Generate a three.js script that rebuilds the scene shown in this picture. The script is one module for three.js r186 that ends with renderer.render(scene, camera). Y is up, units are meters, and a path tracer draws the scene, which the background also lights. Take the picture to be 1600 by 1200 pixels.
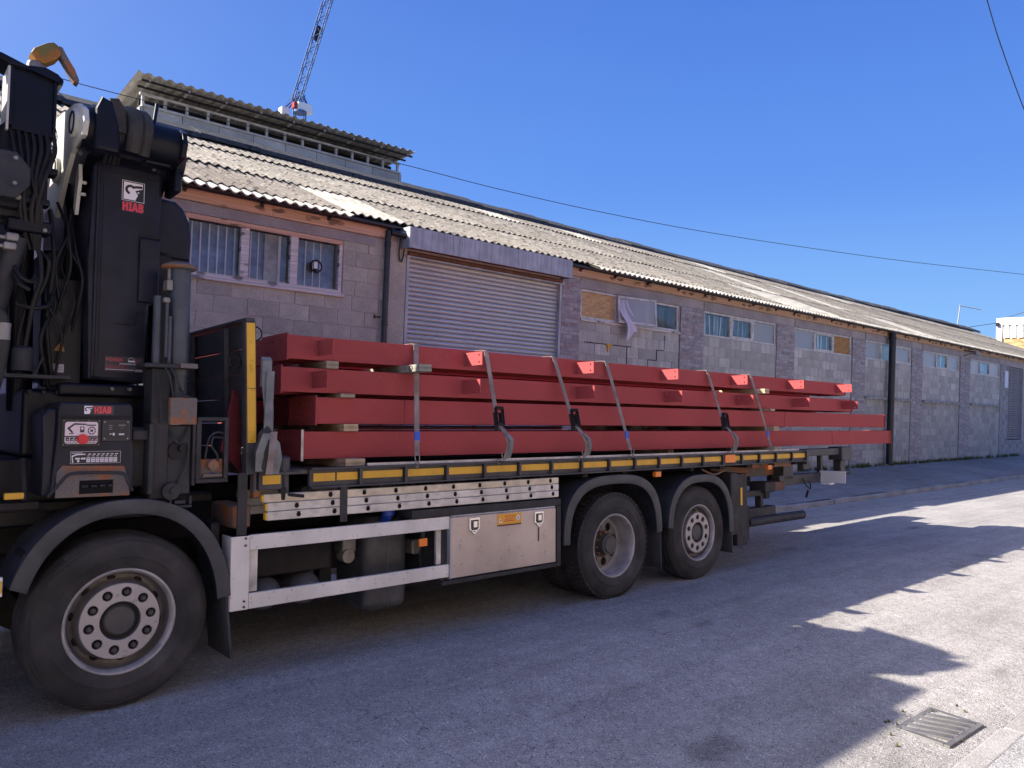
import * as THREE from 'three';
import { mergeGeometries, toCreasedNormals } from 'three/addons/utils/BufferGeometryUtils.js';
import { RoundedBoxGeometry } from 'three/addons/geometries/RoundedBoxGeometry.js';

// ------------------------------------------------------------------ camera, sky, sun, exposure
const R = (d) => d * Math.PI / 180;
const scene = new THREE.Scene();
const camera = new THREE.PerspectiveCamera(2 * Math.atan(600 / 1174.5) * 180 / Math.PI, 4 / 3, 0.1, 2000);
camera.position.set(0, 1.85, 0);
{
  const yaw = R(41.317), pitch = R(1.018), roll = R(2.2);
  const fw = new THREE.Vector3(Math.sin(yaw) * Math.cos(pitch), Math.sin(pitch), -Math.cos(yaw) * Math.cos(pitch));
  const right = new THREE.Vector3(Math.cos(yaw), 0, Math.sin(yaw)), up = new THREE.Vector3().crossVectors(right, fw);
  const r2 = right.clone().multiplyScalar(Math.cos(roll)).addScaledVector(up, Math.sin(roll));
  const u2 = up.clone().multiplyScalar(Math.cos(roll)).addScaledVector(right, -Math.sin(roll));
  camera.setRotationFromMatrix(new THREE.Matrix4().makeBasis(r2, u2, fw.clone().negate()));
}
const renderer = new THREE.WebGLRenderer({ antialias: true });
renderer.setSize(1024, 768);
renderer.toneMapping = THREE.LinearToneMapping;
renderer.toneMappingExposure = 5.4;
renderer.shadowMap.enabled = true;
const SUN = new THREE.Vector3(-1.23, 1, -0.965).normalize();
const sun = new THREE.DirectionalLight(new THREE.Color(1.0, 0.91, 0.79), 2.3);
sun.position.copy(SUN).multiplyScalar(80); sun.target.position.set(8, 0, -5);
sun.castShadow = true; sun.shadow.radius = 1; sun.shadow.mapSize.set(4096, 4096);
Object.assign(sun.shadow.camera, { left: -45, right: 45, top: 30, bottom: -30, near: 1, far: 200 });
scene.add(sun, sun.target);
{
  const W = 256, H = 128, d = new Float32Array(W * H * 4), stops = [[-0.1, 0.2, 0.36, 0.6], [0, 0.36, 0.62, 1.0], [0.09, 0.27, 0.54, 0.98], [0.26, 0.135, 0.325, 0.88], [0.5, 0.076, 0.212, 0.72], [1, 0.05, 0.15, 0.56]];
  for (let j = 0; j < H; j++) for (let i = 0; i < W; i++) {
    const el = (j + 0.5) / H * Math.PI - Math.PI / 2, az = ((i + 0.5) / W - 0.5) * 2 * Math.PI, s = Math.sin(el);
    let k = 0; while (k < stops.length - 2 && s > stops[k + 1][0]) k++;
    const a = stops[k], b = stops[k + 1], t = Math.min(1, Math.max(0, (s - a[0]) / (b[0] - a[0])));
    const dir = new THREE.Vector3(Math.cos(el) * Math.cos(az), s, Math.cos(el) * Math.sin(az));
    const g = Math.max(0, dir.dot(SUN)), glow = 0.03 * g + 0.5 * g ** 5 + 1.6 * g ** 30, o = (j * W + i) * 4;
    for (let c = 0; c < 3; c++) d[o + c] = (a[c + 1] + (b[c + 1] - a[c + 1]) * t) / 5.4 * 1.02 + glow * [0.30, 0.28, 0.25][c];
    d[o + 3] = 1;
  }
  const t = new THREE.DataTexture(d, W, H, THREE.RGBAFormat, THREE.FloatType);
  t.mapping = THREE.EquirectangularReflectionMapping; t.magFilter = t.minFilter = THREE.LinearFilter; t.needsUpdate = true;
  scene.background = t; scene.environment = t;
}

// ------------------------------------------------------------------ helpers
let seed = 7;
const rnd = () => { seed = (seed + 0x6D2B79F5) | 0; let t = Math.imul(seed ^ (seed >>> 15), 1 | seed); t = (t + Math.imul(t ^ (t >>> 7), 61 | t)) ^ t; return ((t ^ (t >>> 14)) >>> 0) / 4294967296; };
const rr = (a, b) => a + (b - a) * rnd();
const hash = (x, y, s) => { let h = Math.imul(x, 374761393) ^ Math.imul(y, 668265263) ^ Math.imul(s, 2147483647 - 57); h = Math.imul(h ^ (h >>> 13), 1274126177); return ((h ^ (h >>> 16)) >>> 0) / 4294967296; };
const sm = (t) => t * t * (3 - 2 * t), lerp = (a, b, t) => a + (b - a) * t, clamp = (v, a = 0, b = 1) => Math.min(b, Math.max(a, v));
function vn(x, y, px, py, s) {            // periodic value noise
  const xi = Math.floor(x), yi = Math.floor(y), fx = sm(x - xi), fy = sm(y - yi), m = (a, n) => ((a % n) + n) % n;
  const a = hash(m(xi, px), m(yi, py), s), b = hash(m(xi + 1, px), m(yi, py), s), c = hash(m(xi, px), m(yi + 1, py), s), e = hash(m(xi + 1, px), m(yi + 1, py), s);
  return lerp(lerp(a, b, fx), lerp(c, e, fx), fy);
}
function fbm(u, v, cx, cy, oct, s) { let a = 0, w = 0.5, t = 0; for (let o = 0; o < oct; o++) { a += w * vn(u * cx, v * cy, cx, cy, s + o * 17); t += w; w *= 0.5; cx *= 2; cy *= 2; } return a / t; }
function tex(n, m, metresX, metresY, fn, srgb = true) {
  const d = new Uint8Array(n * m * 4);
  for (let j = 0; j < m; j++) for (let i = 0; i < n; i++) {
    const c = fn((i + 0.5) / n, (j + 0.5) / m, i, j), o = (j * n + i) * 4, q = typeof c === 'number' ? [c, c, c] : c;
    for (let k = 0; k < 3; k++) d[o + k] = clamp(q[k]) * 255; d[o + 3] = 255;
  }
  const t = new THREE.DataTexture(d, n, m, THREE.RGBAFormat); t.wrapS = t.wrapT = THREE.RepeatWrapping; t.magFilter = THREE.LinearFilter; t.minFilter = THREE.LinearMipmapLinearFilter; t.generateMipmaps = true;
  if (srgb) { t.colorSpace = THREE.SRGBColorSpace; const mean = [0, 0, 0]; for (let o = 0; o < d.length; o += 4) for (let k = 0; k < 3; k++) mean[k] += (d[o + k] / 255) ** 2.2; t.userData.mean = mean.map((q) => q / (d.length / 4)); }
  t.repeat.set(1 / metresX, 1 / metresY); t.needsUpdate = true; return t;
}
const col = (c) => Array.isArray(c) ? new THREE.Color().setRGB(...c) : new THREE.Color(c);
// colours are the surface's mean base colour: the mean of its texture is divided out
function mat(color, rough = 0.7, o = {}) { if (o.map?.userData?.mean && Array.isArray(color)) color = color.map((c, k) => Math.min(1, c / o.map.userData.mean[k])); return new THREE.MeshStandardMaterial({ color: col(color), roughness: rough, metalness: 0, side: THREE.FrontSide, ...o }); }
const dull = (m, k) => { const p = new THREE.MeshPhysicalMaterial(); THREE.MeshStandardMaterial.prototype.copy.call(p, m); p.specularIntensity = k; return p; };
function canvasTex(w, h, draw) {
  const c = document.createElement('canvas'); c.width = w; c.height = h; draw(c.getContext('2d'), w, h);
  const t = new THREE.CanvasTexture(c); t.colorSpace = THREE.SRGBColorSpace; return t;
}
// geometry: everything non-indexed, uv in metres
function prep(g) {
  if (g.userData.ready) return g; const keep = g.userData.keepUV;
  if (g.index) g = g.toNonIndexed();
  if (!g.attributes.normal) g.computeVertexNormals();
  if (!keep) {
    const p = g.attributes.position, uv = new Float32Array(p.count * 2), a = new THREE.Vector3(), b = new THREE.Vector3(), c = new THREE.Vector3();
    for (let i = 0; i < p.count; i += 3) {
      a.fromBufferAttribute(p, i); b.fromBufferAttribute(p, i + 1); c.fromBufferAttribute(p, i + 2);
      const n = b.clone().sub(a).cross(c.clone().sub(a)), nx = Math.abs(n.x), ny = Math.abs(n.y), nz = Math.abs(n.z);
      [a, b, c].forEach((v, k) => { const o = (i + k) * 2; if (nz >= nx && nz >= ny) { uv[o] = v.x; uv[o + 1] = v.y; } else if (ny >= nx) { uv[o] = v.x; uv[o + 1] = v.z; } else { uv[o] = v.z; uv[o + 1] = v.y; } });
    }
    g.setAttribute('uv', new THREE.BufferAttribute(uv, 2));
  }
  for (const k of Object.keys(g.attributes)) if (!['position', 'normal', 'uv', 'color'].includes(k)) g.deleteAttribute(k);
  g.userData.ready = true; return g;
}
const merged = (gs) => { gs = [].concat(gs).map(prep); const g = gs.length > 1 ? mergeGeometries(gs) : gs[0]; g.userData.ready = true; return g; };
function add(parent, name, geos, m, label) {
  const o = new THREE.Mesh(merged(geos), m); o.name = name; o.castShadow = o.receiveShadow = true; parent.add(o);
  if (label) o.userData.label = label; return o;
}
const used = {};
const numbered = (n) => { const k = used[n] = (used[n] ?? -1) + 1; return k ? n + '_' + String(k).padStart(3, '0') : n; };
function thing(name, label, category, pos = [0, 0, 0], group) {
  const g = new THREE.Group(); g.name = numbered(name); g.position.set(...pos); g.userData = { label, category, kind: 'thing' }; if (group) g.userData.group = group; scene.add(g); return g;
}
function structure(name, geos, m, label) { const o = add(scene, name, geos, m, label); o.userData.kind = 'structure'; return o; }
const part = (parent, name, label) => { const g = new THREE.Group(); g.name = name; parent.add(g); if (label) g.userData.label = label; return g; };
function B(x0, x1, y0, y1, z0, z1, r = 0) {
  const w = Math.abs(x1 - x0), h = Math.abs(y1 - y0), d = Math.abs(z1 - z0), k = Math.min(r, w * 0.45, h * 0.45, d * 0.45);
  return (k > 0.0004 ? new RoundedBoxGeometry(w, h, d, k > 0.02 ? 3 : 1, k) : new THREE.BoxGeometry(w, h, d)).translate((x0 + x1) / 2, (y0 + y1) / 2, (z0 + z1) / 2);
}
function cyl(r1, r2, len, axis, x, y, z, seg = 20) {   // r1 at the + end
  const g = new THREE.CylinderGeometry(r1, r2, len, seg); if (axis === 'x') g.rotateZ(-Math.PI / 2); if (axis === 'z') g.rotateX(Math.PI / 2); return g.translate(x, y, z);
}
const V = (p) => new THREE.Vector3(...p);
function tube(pts, r, n = 24, seg = 8) { return new THREE.TubeGeometry(new THREE.CatmullRomCurve3(pts.map(V), false, 'catmullrom', 0.4), n, r, seg); }
function bar(a, b, r, seg = 8) { const A = V(a), D = V(b).sub(A), g = new THREE.CylinderGeometry(r, r, D.length(), seg); g.applyQuaternion(new THREE.Quaternion().setFromUnitVectors(new THREE.Vector3(0, 1, 0), D.clone().normalize())); const c = A.addScaledVector(D, 0.5); return g.translate(c.x, c.y, c.z); }
function beamBox(a, b, w, h) { const A = V(a), D = V(b).sub(A), g = new THREE.BoxGeometry(w, h, D.length()); const m = new THREE.Matrix4().lookAt(new THREE.Vector3(), D, new THREE.Vector3(0, 1, 0)); g.applyMatrix4(m); const c = A.addScaledVector(D, 0.5); return g.translate(c.x, c.y, c.z); }
function shapeOf(pts, holes = []) { const s = new THREE.Shape(pts.map((p) => new THREE.Vector2(...p))); for (const h of holes) { const q = new THREE.Path(); q.absarc(h[0], h[1], h[2], 0, Math.PI * 2, true); s.holes.push(q); } return s; }
function ext(pts, z0, z1, bevel = 0, holes = [], cs = 10) {  // outline in x,y; solid from z0 to z1
  const s = pts instanceof THREE.Shape ? pts : shapeOf(pts, holes), d = z1 - z0 - 2 * bevel;
  return new THREE.ExtrudeGeometry(s, { depth: d, bevelEnabled: bevel > 0, bevelThickness: bevel, bevelSize: bevel, bevelOffset: -bevel, bevelSegments: 2, curveSegments: cs }).translate(0, 0, z0 + bevel);
}
const extX = (pts, x0, x1, bevel = 0, holes = [], cs = 10) => ext(pts, 0, x1 - x0, bevel, holes, cs).rotateY(-Math.PI / 2).translate(x1, 0, 0);  // outline in z,y; solid from x0 to x1
function lathe(pts, seg = 48) { return new THREE.LatheGeometry(pts.map((p) => new THREE.Vector2(...p)), seg); }
function decal(parent, name, x0, x1, y0, y1, z, m, label) { const g = new THREE.PlaneGeometry(x1 - x0, y1 - y0).translate((x0 + x1) / 2, (y0 + y1) / 2, z); g.userData.keepUV = true; return add(parent, name, g, m, label); }

// ------------------------------------------------------------------ materials
const T = {};
T.asphalt = tex(1024, 1024, 2.6, 2.6, (u, v, i, j) => {   // chippings of several sizes in worn tar
  const g = hash(i, j, 3), h = hash(i >> 1, j >> 1, 4), q = hash(i >> 2, j >> 2, 5), f = fbm(u, v, 7, 7, 5, 1), m = fbm(u, v, 60, 60, 3, 8);
  let k = 0.74 + 0.09 * (f - 0.5) + 0.26 * (g - 0.5) + 0.12 * (m - 0.5); if (h > 0.93) k += 0.2; if (h < 0.09) k -= 0.2; if (q > 0.985) k += 0.22; if (q < 0.02) k -= 0.22;
  const cr = Math.abs(fbm(u, v, 3, 3, 5, 77) - 0.5); if (cr < 0.0022) k -= 0.1; const st = fbm(u, v, 2, 24, 3, 78); k += 0.1 * (st - 0.5); return [k, k * 0.99, k * 0.975]; });
T.asphaltB = tex(1024, 1024, 2.6, 2.6, (u, v, i, j) => { const h = hash(i >> 1, j >> 1, 4); return 0.5 + 0.5 * (h - 0.5) + 0.4 * (fbm(u, v, 60, 60, 3, 8) - 0.5) - (Math.abs(fbm(u, v, 3, 3, 5, 77) - 0.5) < 0.0022 ? 0.12 : 0); }, false);
T.block = tex(512, 512, 0.9, 0.9, (u, v, i, j) => { const k = 0.8 + 0.16 * (fbm(u, v, 5, 5, 5, 21) - 0.5) + 0.3 * (hash(i >> 1, j >> 1, 22) - 0.5) * (0.5 + hash(i, j, 2)); return [k, k * 0.985, k * 0.97]; });
T.stained = tex(1024, 1024, 3.6, 3.6, (u, v, i, j) => { const d = fbm(u, v, 40, 4, 4, 121), e = fbm(u, v, 7, 7, 5, 122); let k = 0.78 + 0.2 * (e - 0.5) + 0.22 * (hash(i >> 1, j >> 1, 22) - 0.5) * (0.5 + hash(i, j, 2)); if (d > 0.62) k += 0.3 * (d - 0.62); if (d < 0.34) k -= 0.3 * (0.34 - d); return [k, k * 0.985, k * 0.975]; });
T.blockB = tex(256, 256, 0.45, 0.45, (u, v, i, j) => 0.5 + 0.6 * (hash(i, j, 33) - 0.5) + 0.4 * (fbm(u, v, 24, 24, 2, 3) - 0.5), false);
T.pier = tex(512, 512, 1.15, 1.15, (u, v, i, j) => {     // small rough bricks, a few pixels each
  const row = Math.floor(v * 15), f = v * 15 - row, uu = (u * 5 + (row % 2) * 0.5), b = Math.floor(uu), g = uu - b; const id = hash(((b % 5) + 5) % 5, row, 5);
  const joint = f < 0.16 || g < 0.06; const k = joint ? 0.62 : 0.66 + 0.14 * id + 0.2 * (fbm(u, v, 20, 20, 3, 6) - 0.5) + 0.16 * (hash(i >> 1, j >> 1, 7) - 0.5);
  return joint ? [0.7, 0.68, 0.66] : [k, k * (0.9 + 0.08 * hash(row, b, 8)), k * (0.87 + 0.1 * hash(row, b, 8))];
});
T.pierB = tex(512, 512, 1.15, 1.15, (u, v, i, j) => { const row = Math.floor(v * 15), f = v * 15 - row, uu = u * 5 + (row % 2) * 0.5, g = uu - Math.floor(uu); return (f < 0.16 || g < 0.06 ? 0.2 : 0.6) + 0.5 * (fbm(u, v, 40, 40, 3, 3) - 0.5); }, false);
T.cement = tex(1024, 1024, 2.2, 2.2, (u, v, i, j) => {   // weathered fibre cement with lichen
  const a = fbm(u, v, 5, 5, 6, 41), l = fbm(u, v, 26, 26, 4, 42), s = hash(i >> 1, j >> 1, 43); let k = 0.78 + 0.24 * (a - 0.5) + 0.12 * (s - 0.5);
  if (l > 0.6) k -= 0.34 * clamp((l - 0.6) * 8); if (fbm(u, v, 40, 40, 2, 44) > 0.7) k += 0.14; return [k, k * 0.97, k * 0.9];
});
T.cementB = tex(512, 512, 1.1, 1.1, (u, v, i, j) => 0.5 + 0.8 * (fbm(u, v, 30, 30, 4, 45) - 0.5) + 0.3 * (hash(i, j, 46) - 0.5), false);
T.wood = tex(512, 256, 2.4, 0.6, (u, v, i, j) => { const g = fbm(u, v, 3, 60, 4, 51), kn = fbm(u, v, 10, 6, 3, 52); const k = 0.8 + 0.3 * (g - 0.5) - (kn > 0.66 ? 0.3 * clamp((kn - 0.66) * 12) : 0); return [k, k * 0.96, k * 0.93]; });
T.timber = tex(256, 256, 0.6, 0.25, (u, v, i, j) => { const k = 0.75 + 0.35 * (fbm(u, v, 3, 40, 4, 55) - 0.5) + 0.2 * (fbm(u, v, 6, 6, 3, 56) - 0.5); return [k, k * 0.97, k * 0.92]; });
T.galv = tex(512, 512, 1.4, 1.0, (u, v) => { const k = 0.78 + 0.26 * (fbm(u, v, 60, 3, 4, 61) - 0.5) + 0.2 * (fbm(u, v, 5, 5, 4, 62) - 0.5); return [k, k, k]; });
T.dirt = tex(512, 512, 1.0, 1.0, (u, v, i, j) => { const a = fbm(u, v, 5, 5, 6, 71), b = fbm(u, v, 18, 18, 4, 72); const k = 0.76 + 0.34 * (a - 0.5) + 0.2 * (b - 0.5) + 0.06 * (hash(i, j, 73) - 0.5); return [k, k * 0.98, k * 0.95]; });
T.paint = tex(1024, 512, 3.1, 1.55, (u, v, i, j) => { const a = fbm(u, v, 5, 3, 5, 181), c = fbm(u, v, 6, 70, 3, 182), d = fbm(u, v, 90, 45, 3, 183); let k = 0.86 + 0.12 * (a - 0.5) + 0.02 * (hash(i, j, 7) - 0.5); if (c > 0.72) k += 0.25 * (c - 0.72); if (d > 0.76) k += 0.6 * (d - 0.76); if (d < 0.2) k -= 0.5 * (0.2 - d); return [k, k, k]; });
T.scuff = tex(512, 512, 0.9, 0.9, (u, v, i, j) => { const a = fbm(u, v, 4, 4, 5, 81), s = fbm(u, v, 90, 5, 3, 82), q = fbm(u, v, 30, 30, 3, 83); let k = 0.84 + 0.16 * (a - 0.5) + 0.03 * (s - 0.5); if (q > 0.74) k -= 0.10 * clamp((q - 0.74) * 12); return [k, k * 0.985, k * 0.965]; });
T.rust = tex(512, 512, 0.7, 0.7, (u, v, i, j) => { const a = fbm(u, v, 6, 6, 6, 91), t = clamp((a - 0.5) * 7 + 0.3); return [lerp(0.45, 0.62, t), lerp(0.42, 0.4, t), lerp(0.42, 0.27, t)].map((c) => c * (0.8 + 0.4 * hash(i >> 1, j >> 1, 92) * 0.6)); });
T.fine = tex(256, 256, 0.2, 0.2, (u, v, i, j) => 0.5 + 0.5 * (fbm(u, v, 16, 16, 4, 95) - 0.5) + 0.3 * (hash(i, j, 96) - 0.5), false);
T.rubber = tex(512, 512, 0.8, 0.8, (u, v, i, j) => { const k = 0.7 + 0.7 * (fbm(u, v, 5, 5, 6, 101) - 0.5) + 0.1 * (hash(i, j, 102) - 0.5); return [k, k * 0.97, k * 0.94]; });
T.brick = tex(512, 512, 1.125, 1.05, (u, v) => { const row = Math.floor(v * 14), f = v * 14 - row, uu = u * 5 + (row % 2) * 0.5, b = Math.floor(uu), g = uu - b, id = hash(((b % 5) + 5) % 5, row, 111); if (f < 0.14 || g < 0.045) return [0.78, 0.74, 0.7]; const k = 0.68 + 0.32 * id; return [k, k * (0.86 + 0.14 * id), k * (0.8 + 0.16 * id)]; });
const bump = (t, s) => ({ bumpMap: t, bumpScale: s });
const M = {
  road: mat([0.385, 0.37, 0.37], 0.93, { map: T.asphalt, vertexColors: true, ...bump(T.asphaltB, 0.006) }),
  pave: mat([0.27, 0.27, 0.275], 0.95, { map: T.asphalt, vertexColors: true, ...bump(T.asphaltB, 0.005) }),
  kerb: [0, 1, 2].map((k) => mat([0.31 + 0.03 * k, 0.30 + 0.03 * k, 0.29 + 0.03 * k], 0.92, { map: T.block, ...bump(T.blockB, 0.004) })),
  ground: mat([0.2, 0.19, 0.17], 0.95),
  block: [[0.456, 0.431, 0.358], [0.511, 0.491, 0.409], [0.4, 0.38, 0.315], [0.593, 0.58, 0.485], [0.475, 0.446, 0.366], [0.427, 0.416, 0.347]].map((c) => mat(c, 0.95, { map: T.block, ...bump(T.blockB, 0.005) })),
  blockGrey: [[0.433, 0.412, 0.376], [0.475, 0.45, 0.412], [0.404, 0.382, 0.349], [0.523, 0.497, 0.456], [0.443, 0.414, 0.376], [0.418, 0.396, 0.362]].map((c) => mat(c, 0.95, { map: T.stained, ...bump(T.blockB, 0.005) })),
  mortar: mat([0.40, 0.355, 0.35], 0.97, { map: T.block, ...bump(T.blockB, 0.004) }),
  mortarGrey: mat([0.325, 0.319, 0.319], 0.97, { map: T.block, ...bump(T.blockB, 0.004) }),
  lintel: mat([0.351, 0.312, 0.312], 0.95, { map: T.block, ...bump(T.blockB, 0.008) }),
  render_: mat([0.30, 0.29, 0.285], 0.95, { map: T.dirt, ...bump(T.blockB, 0.004) }),
  pier: mat([0.337, 0.3, 0.3], 0.96, { map: T.pier, ...bump(T.pierB, 0.012) }),
  fascia: mat([0.66, 0.352, 0.242], 0.8, { map: T.wood, ...bump(T.fine, 0.001) }),
  fasciaTan: mat([0.50, 0.31, 0.20], 0.8, { map: T.wood, ...bump(T.fine, 0.001) }),
  frame: mat([0.66, 0.62, 0.63], 0.75, { map: T.wood, ...bump(T.fine, 0.002) }),
  frameWhite: mat([0.66, 0.64, 0.64], 0.7, { map: T.dirt }),
  sheet: [[0.225, 0.203, 0.168], [0.208, 0.188, 0.155], [0.245, 0.222, 0.186], [0.19, 0.172, 0.143], [0.215, 0.195, 0.162]].map((c) => mat(c, 0.95, { map: T.cement, ...bump(T.cementB, 0.006) })),
  sheetOld: [[0.175, 0.152, 0.128], [0.2, 0.175, 0.148]].map((c) => mat(c, 0.95, { map: T.cement, ...bump(T.cementB, 0.008) })),
  sheetWhite: [[0.46, 0.44, 0.385], [0.42, 0.40, 0.34]].map((c) => mat(c, 0.85, { map: T.dirt })),
  ridge: mat([0.045, 0.046, 0.05], 0.9, { map: T.cement, ...bump(T.cementB, 0.01) }),
  metalRoof: [[0.40, 0.39, 0.36], [0.36, 0.35, 0.33]].map((c) => mat(c, 0.6, { map: T.galv })),
  concrete: [[0.432, 0.426, 0.408], [0.48, 0.474, 0.456], [0.396, 0.39, 0.372]].map((c) => mat(c, 0.95, { map: T.block, ...bump(T.blockB, 0.006) })),
  galv: mat([0.37, 0.384, 0.416], 0.5, { map: T.galv, metalness: 0.25 }),
  shutter: mat([0.53, 0.54, 0.53], 0.42, { map: T.paint, metalness: 0.3 }),
  shutterDark: mat([0.16, 0.16, 0.18], 0.6, { map: T.galv }),
  pipe: mat([0.022, 0.026, 0.034], 0.4, { map: T.dirt }), pipeBlack: mat([0.012, 0.012, 0.016], 0.42),
  black: mat([0.014, 0.014, 0.017], 0.6), hollow: mat([0.01, 0.01, 0.012], 0.95),
  glass: new THREE.MeshPhysicalMaterial({ color: col([0.94, 0.95, 0.95]), roughness: 0.06, transmission: 1, thickness: 0, ior: 1.5 }),
  glassDirty: new THREE.MeshPhysicalMaterial({ color: col([0.8, 0.8, 0.8]), roughness: 0.35, transmission: 0.75, thickness: 0, ior: 1.5 }),
  blind: mat([0.72, 0.74, 0.78], 0.9), backing: mat([0.20, 0.31, 0.50], 0.95, { map: T.dirt }), room: mat([0.07, 0.07, 0.075], 0.95), boardDim: mat([0.22, 0.19, 0.15], 0.95, { map: T.timber }), backingDim: mat([0.12, 0.135, 0.13], 0.95, { map: T.dirt }), backingPale: mat([0.36, 0.38, 0.40], 0.95, { map: T.dirt }), plastic: mat([0.42, 0.44, 0.45], 0.35, { map: T.dirt }),
  board: mat([0.58, 0.33, 0.155], 0.85, { map: T.timber }), boardOld: mat([0.38, 0.20, 0.07], 0.9, { map: T.timber }),
  red: mat([0.36, 0.066, 0.068], 0.75, { map: T.paint, ...bump(T.fine, 0.0004) }), redDark: mat([0.25, 0.07, 0.06], 0.6, { map: T.scuff }),
  timber: [[0.42, 0.31, 0.20], [0.48, 0.36, 0.23], [0.30, 0.25, 0.19]].map((c) => mat(c, 0.9, { map: T.timber, ...bump(T.fine, 0.002) })), timberGrey: mat([0.24, 0.235, 0.20], 0.92, { map: T.timber, ...bump(T.fine, 0.003) }),
  strap: mat([0.26, 0.215, 0.20], 0.9, { map: T.dirt }), strapGrey: mat([0.19, 0.20, 0.21], 0.9, { map: T.dirt }), blueTag: mat([0.02, 0.10, 0.55], 0.6), bag: mat([0.05, 0.05, 0.05], 0.85, { map: T.dirt }),
  iron: mat([0.04, 0.039, 0.043], 0.6, { map: T.dirt }), chassis: mat([0.022, 0.02, 0.021], 0.75, { map: T.dirt }), bed: mat([0.045, 0.045, 0.052], 0.55, { map: T.dirt }), rusty: mat([0.30, 0.25, 0.23], 0.85, { map: T.rust }), rustyBrown: mat([0.15, 0.075, 0.055], 0.9, { map: T.dirt }),
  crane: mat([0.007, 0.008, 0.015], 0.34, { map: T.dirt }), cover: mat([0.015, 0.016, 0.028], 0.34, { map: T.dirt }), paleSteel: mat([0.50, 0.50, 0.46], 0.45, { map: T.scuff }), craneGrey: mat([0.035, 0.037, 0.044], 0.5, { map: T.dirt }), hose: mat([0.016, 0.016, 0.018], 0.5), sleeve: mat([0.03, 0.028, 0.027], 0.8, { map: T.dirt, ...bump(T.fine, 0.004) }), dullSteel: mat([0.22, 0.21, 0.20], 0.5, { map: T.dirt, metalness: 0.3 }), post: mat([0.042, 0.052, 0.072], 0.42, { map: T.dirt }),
  yellow: mat([0.82, 0.37, 0.03], 0.5, { map: T.scuff }), amber: mat([0.85, 0.22, 0.02], 0.35), hookYellow: mat([0.55, 0.26, 0.02], 0.55, { map: T.rust }),
  guard: mat([0.95, 0.70, 0.70], 0.42, { map: T.scuff }), alu: mat([0.68, 0.57, 0.54], 0.42, { map: T.dirt, metalness: 0.15 }), aluTop: mat([0.66, 0.47, 0.36], 0.45, { map: T.dirt, metalness: 0.15 }), door: mat([0.46, 0.39, 0.355], 0.36, { map: T.scuff, metalness: 0.35 }), chrome: mat([0.7, 0.7, 0.72], 0.2, { metalness: 0.9 }),  // guard: white paint tinted pink to stand in for warm bounced light
  fender: mat([0.040, 0.043, 0.053], 0.5, { map: T.dirt, ...bump(T.fine, 0.001) }), flap: mat([0.05, 0.05, 0.053], 0.85, { map: T.dirt, ...bump(T.fine, 0.006) }), tyre: mat([0.034, 0.032, 0.033], 0.82, { map: T.rubber, ...bump(T.fine, 0.0015) }), rim: mat([0.38, 0.355, 0.355], 0.45, { map: T.scuff, metalness: 0.3 }), rimWorn: mat([0.36, 0.335, 0.33], 0.55, { map: T.dirt, metalness: 0.2 }), rimDull: mat([0.15, 0.138, 0.135], 0.6, { map: T.dirt }), hub: mat([0.06, 0.057, 0.058], 0.5, { map: T.dirt }), plasticTank: mat([0.055, 0.058, 0.066], 0.45, { map: T.dirt }), airTank: mat([0.10, 0.105, 0.125], 0.4), blueCap: mat([0.03, 0.10, 0.62], 0.4), white: mat([0.78, 0.78, 0.74], 0.5), cream: mat([0.70, 0.69, 0.60], 0.5, { map: T.scuff }), redBoard: mat([0.10, 0.014, 0.018], 0.5), redRing: mat([0.35, 0.05, 0.04], 0.5), zinc: mat([0.52, 0.55, 0.62], 0.35, { metalness: 0.5 }), deck: mat([0.10, 0.08, 0.065], 0.85, { map: T.timber }),
  brickFar: mat([0.50, 0.27, 0.13], 0.9, { map: T.brick }), brick: mat([0.40, 0.20, 0.15], 0.92, { map: T.brick }), peach: mat([0.69, 0.46, 0.38], 0.9, { map: T.dirt }), whitePaint: mat([0.80, 0.80, 0.78], 0.6), craneBlue: mat([0.06, 0.12, 0.28], 0.6), wire: mat([0.03, 0.03, 0.035], 0.7), aerial: mat([0.25, 0.25, 0.26], 0.5), cloth: mat([0.62, 0.58, 0.72], 0.95), foam: mat([0.62, 0.36, 0.05], 0.95), grate: mat([0.15, 0.145, 0.14], 0.55, { map: T.dirt, metalness: 0.2 }), weed: mat([0.10, 0.13, 0.035], 0.9), weedDry: mat([0.13, 0.13, 0.05], 0.95), cabRed: mat([0.30, 0.02, 0.02], 0.35), cabWhite: mat([0.7, 0.7, 0.7], 0.4),
};

for (const k of ['crane', 'cover', 'craneGrey', 'chassis', 'iron', 'hose', 'black', 'hollow', 'red']) M[k] = dull(M[k], 0.45);   // sheen lowered so the bright terrace shows less in them

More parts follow.
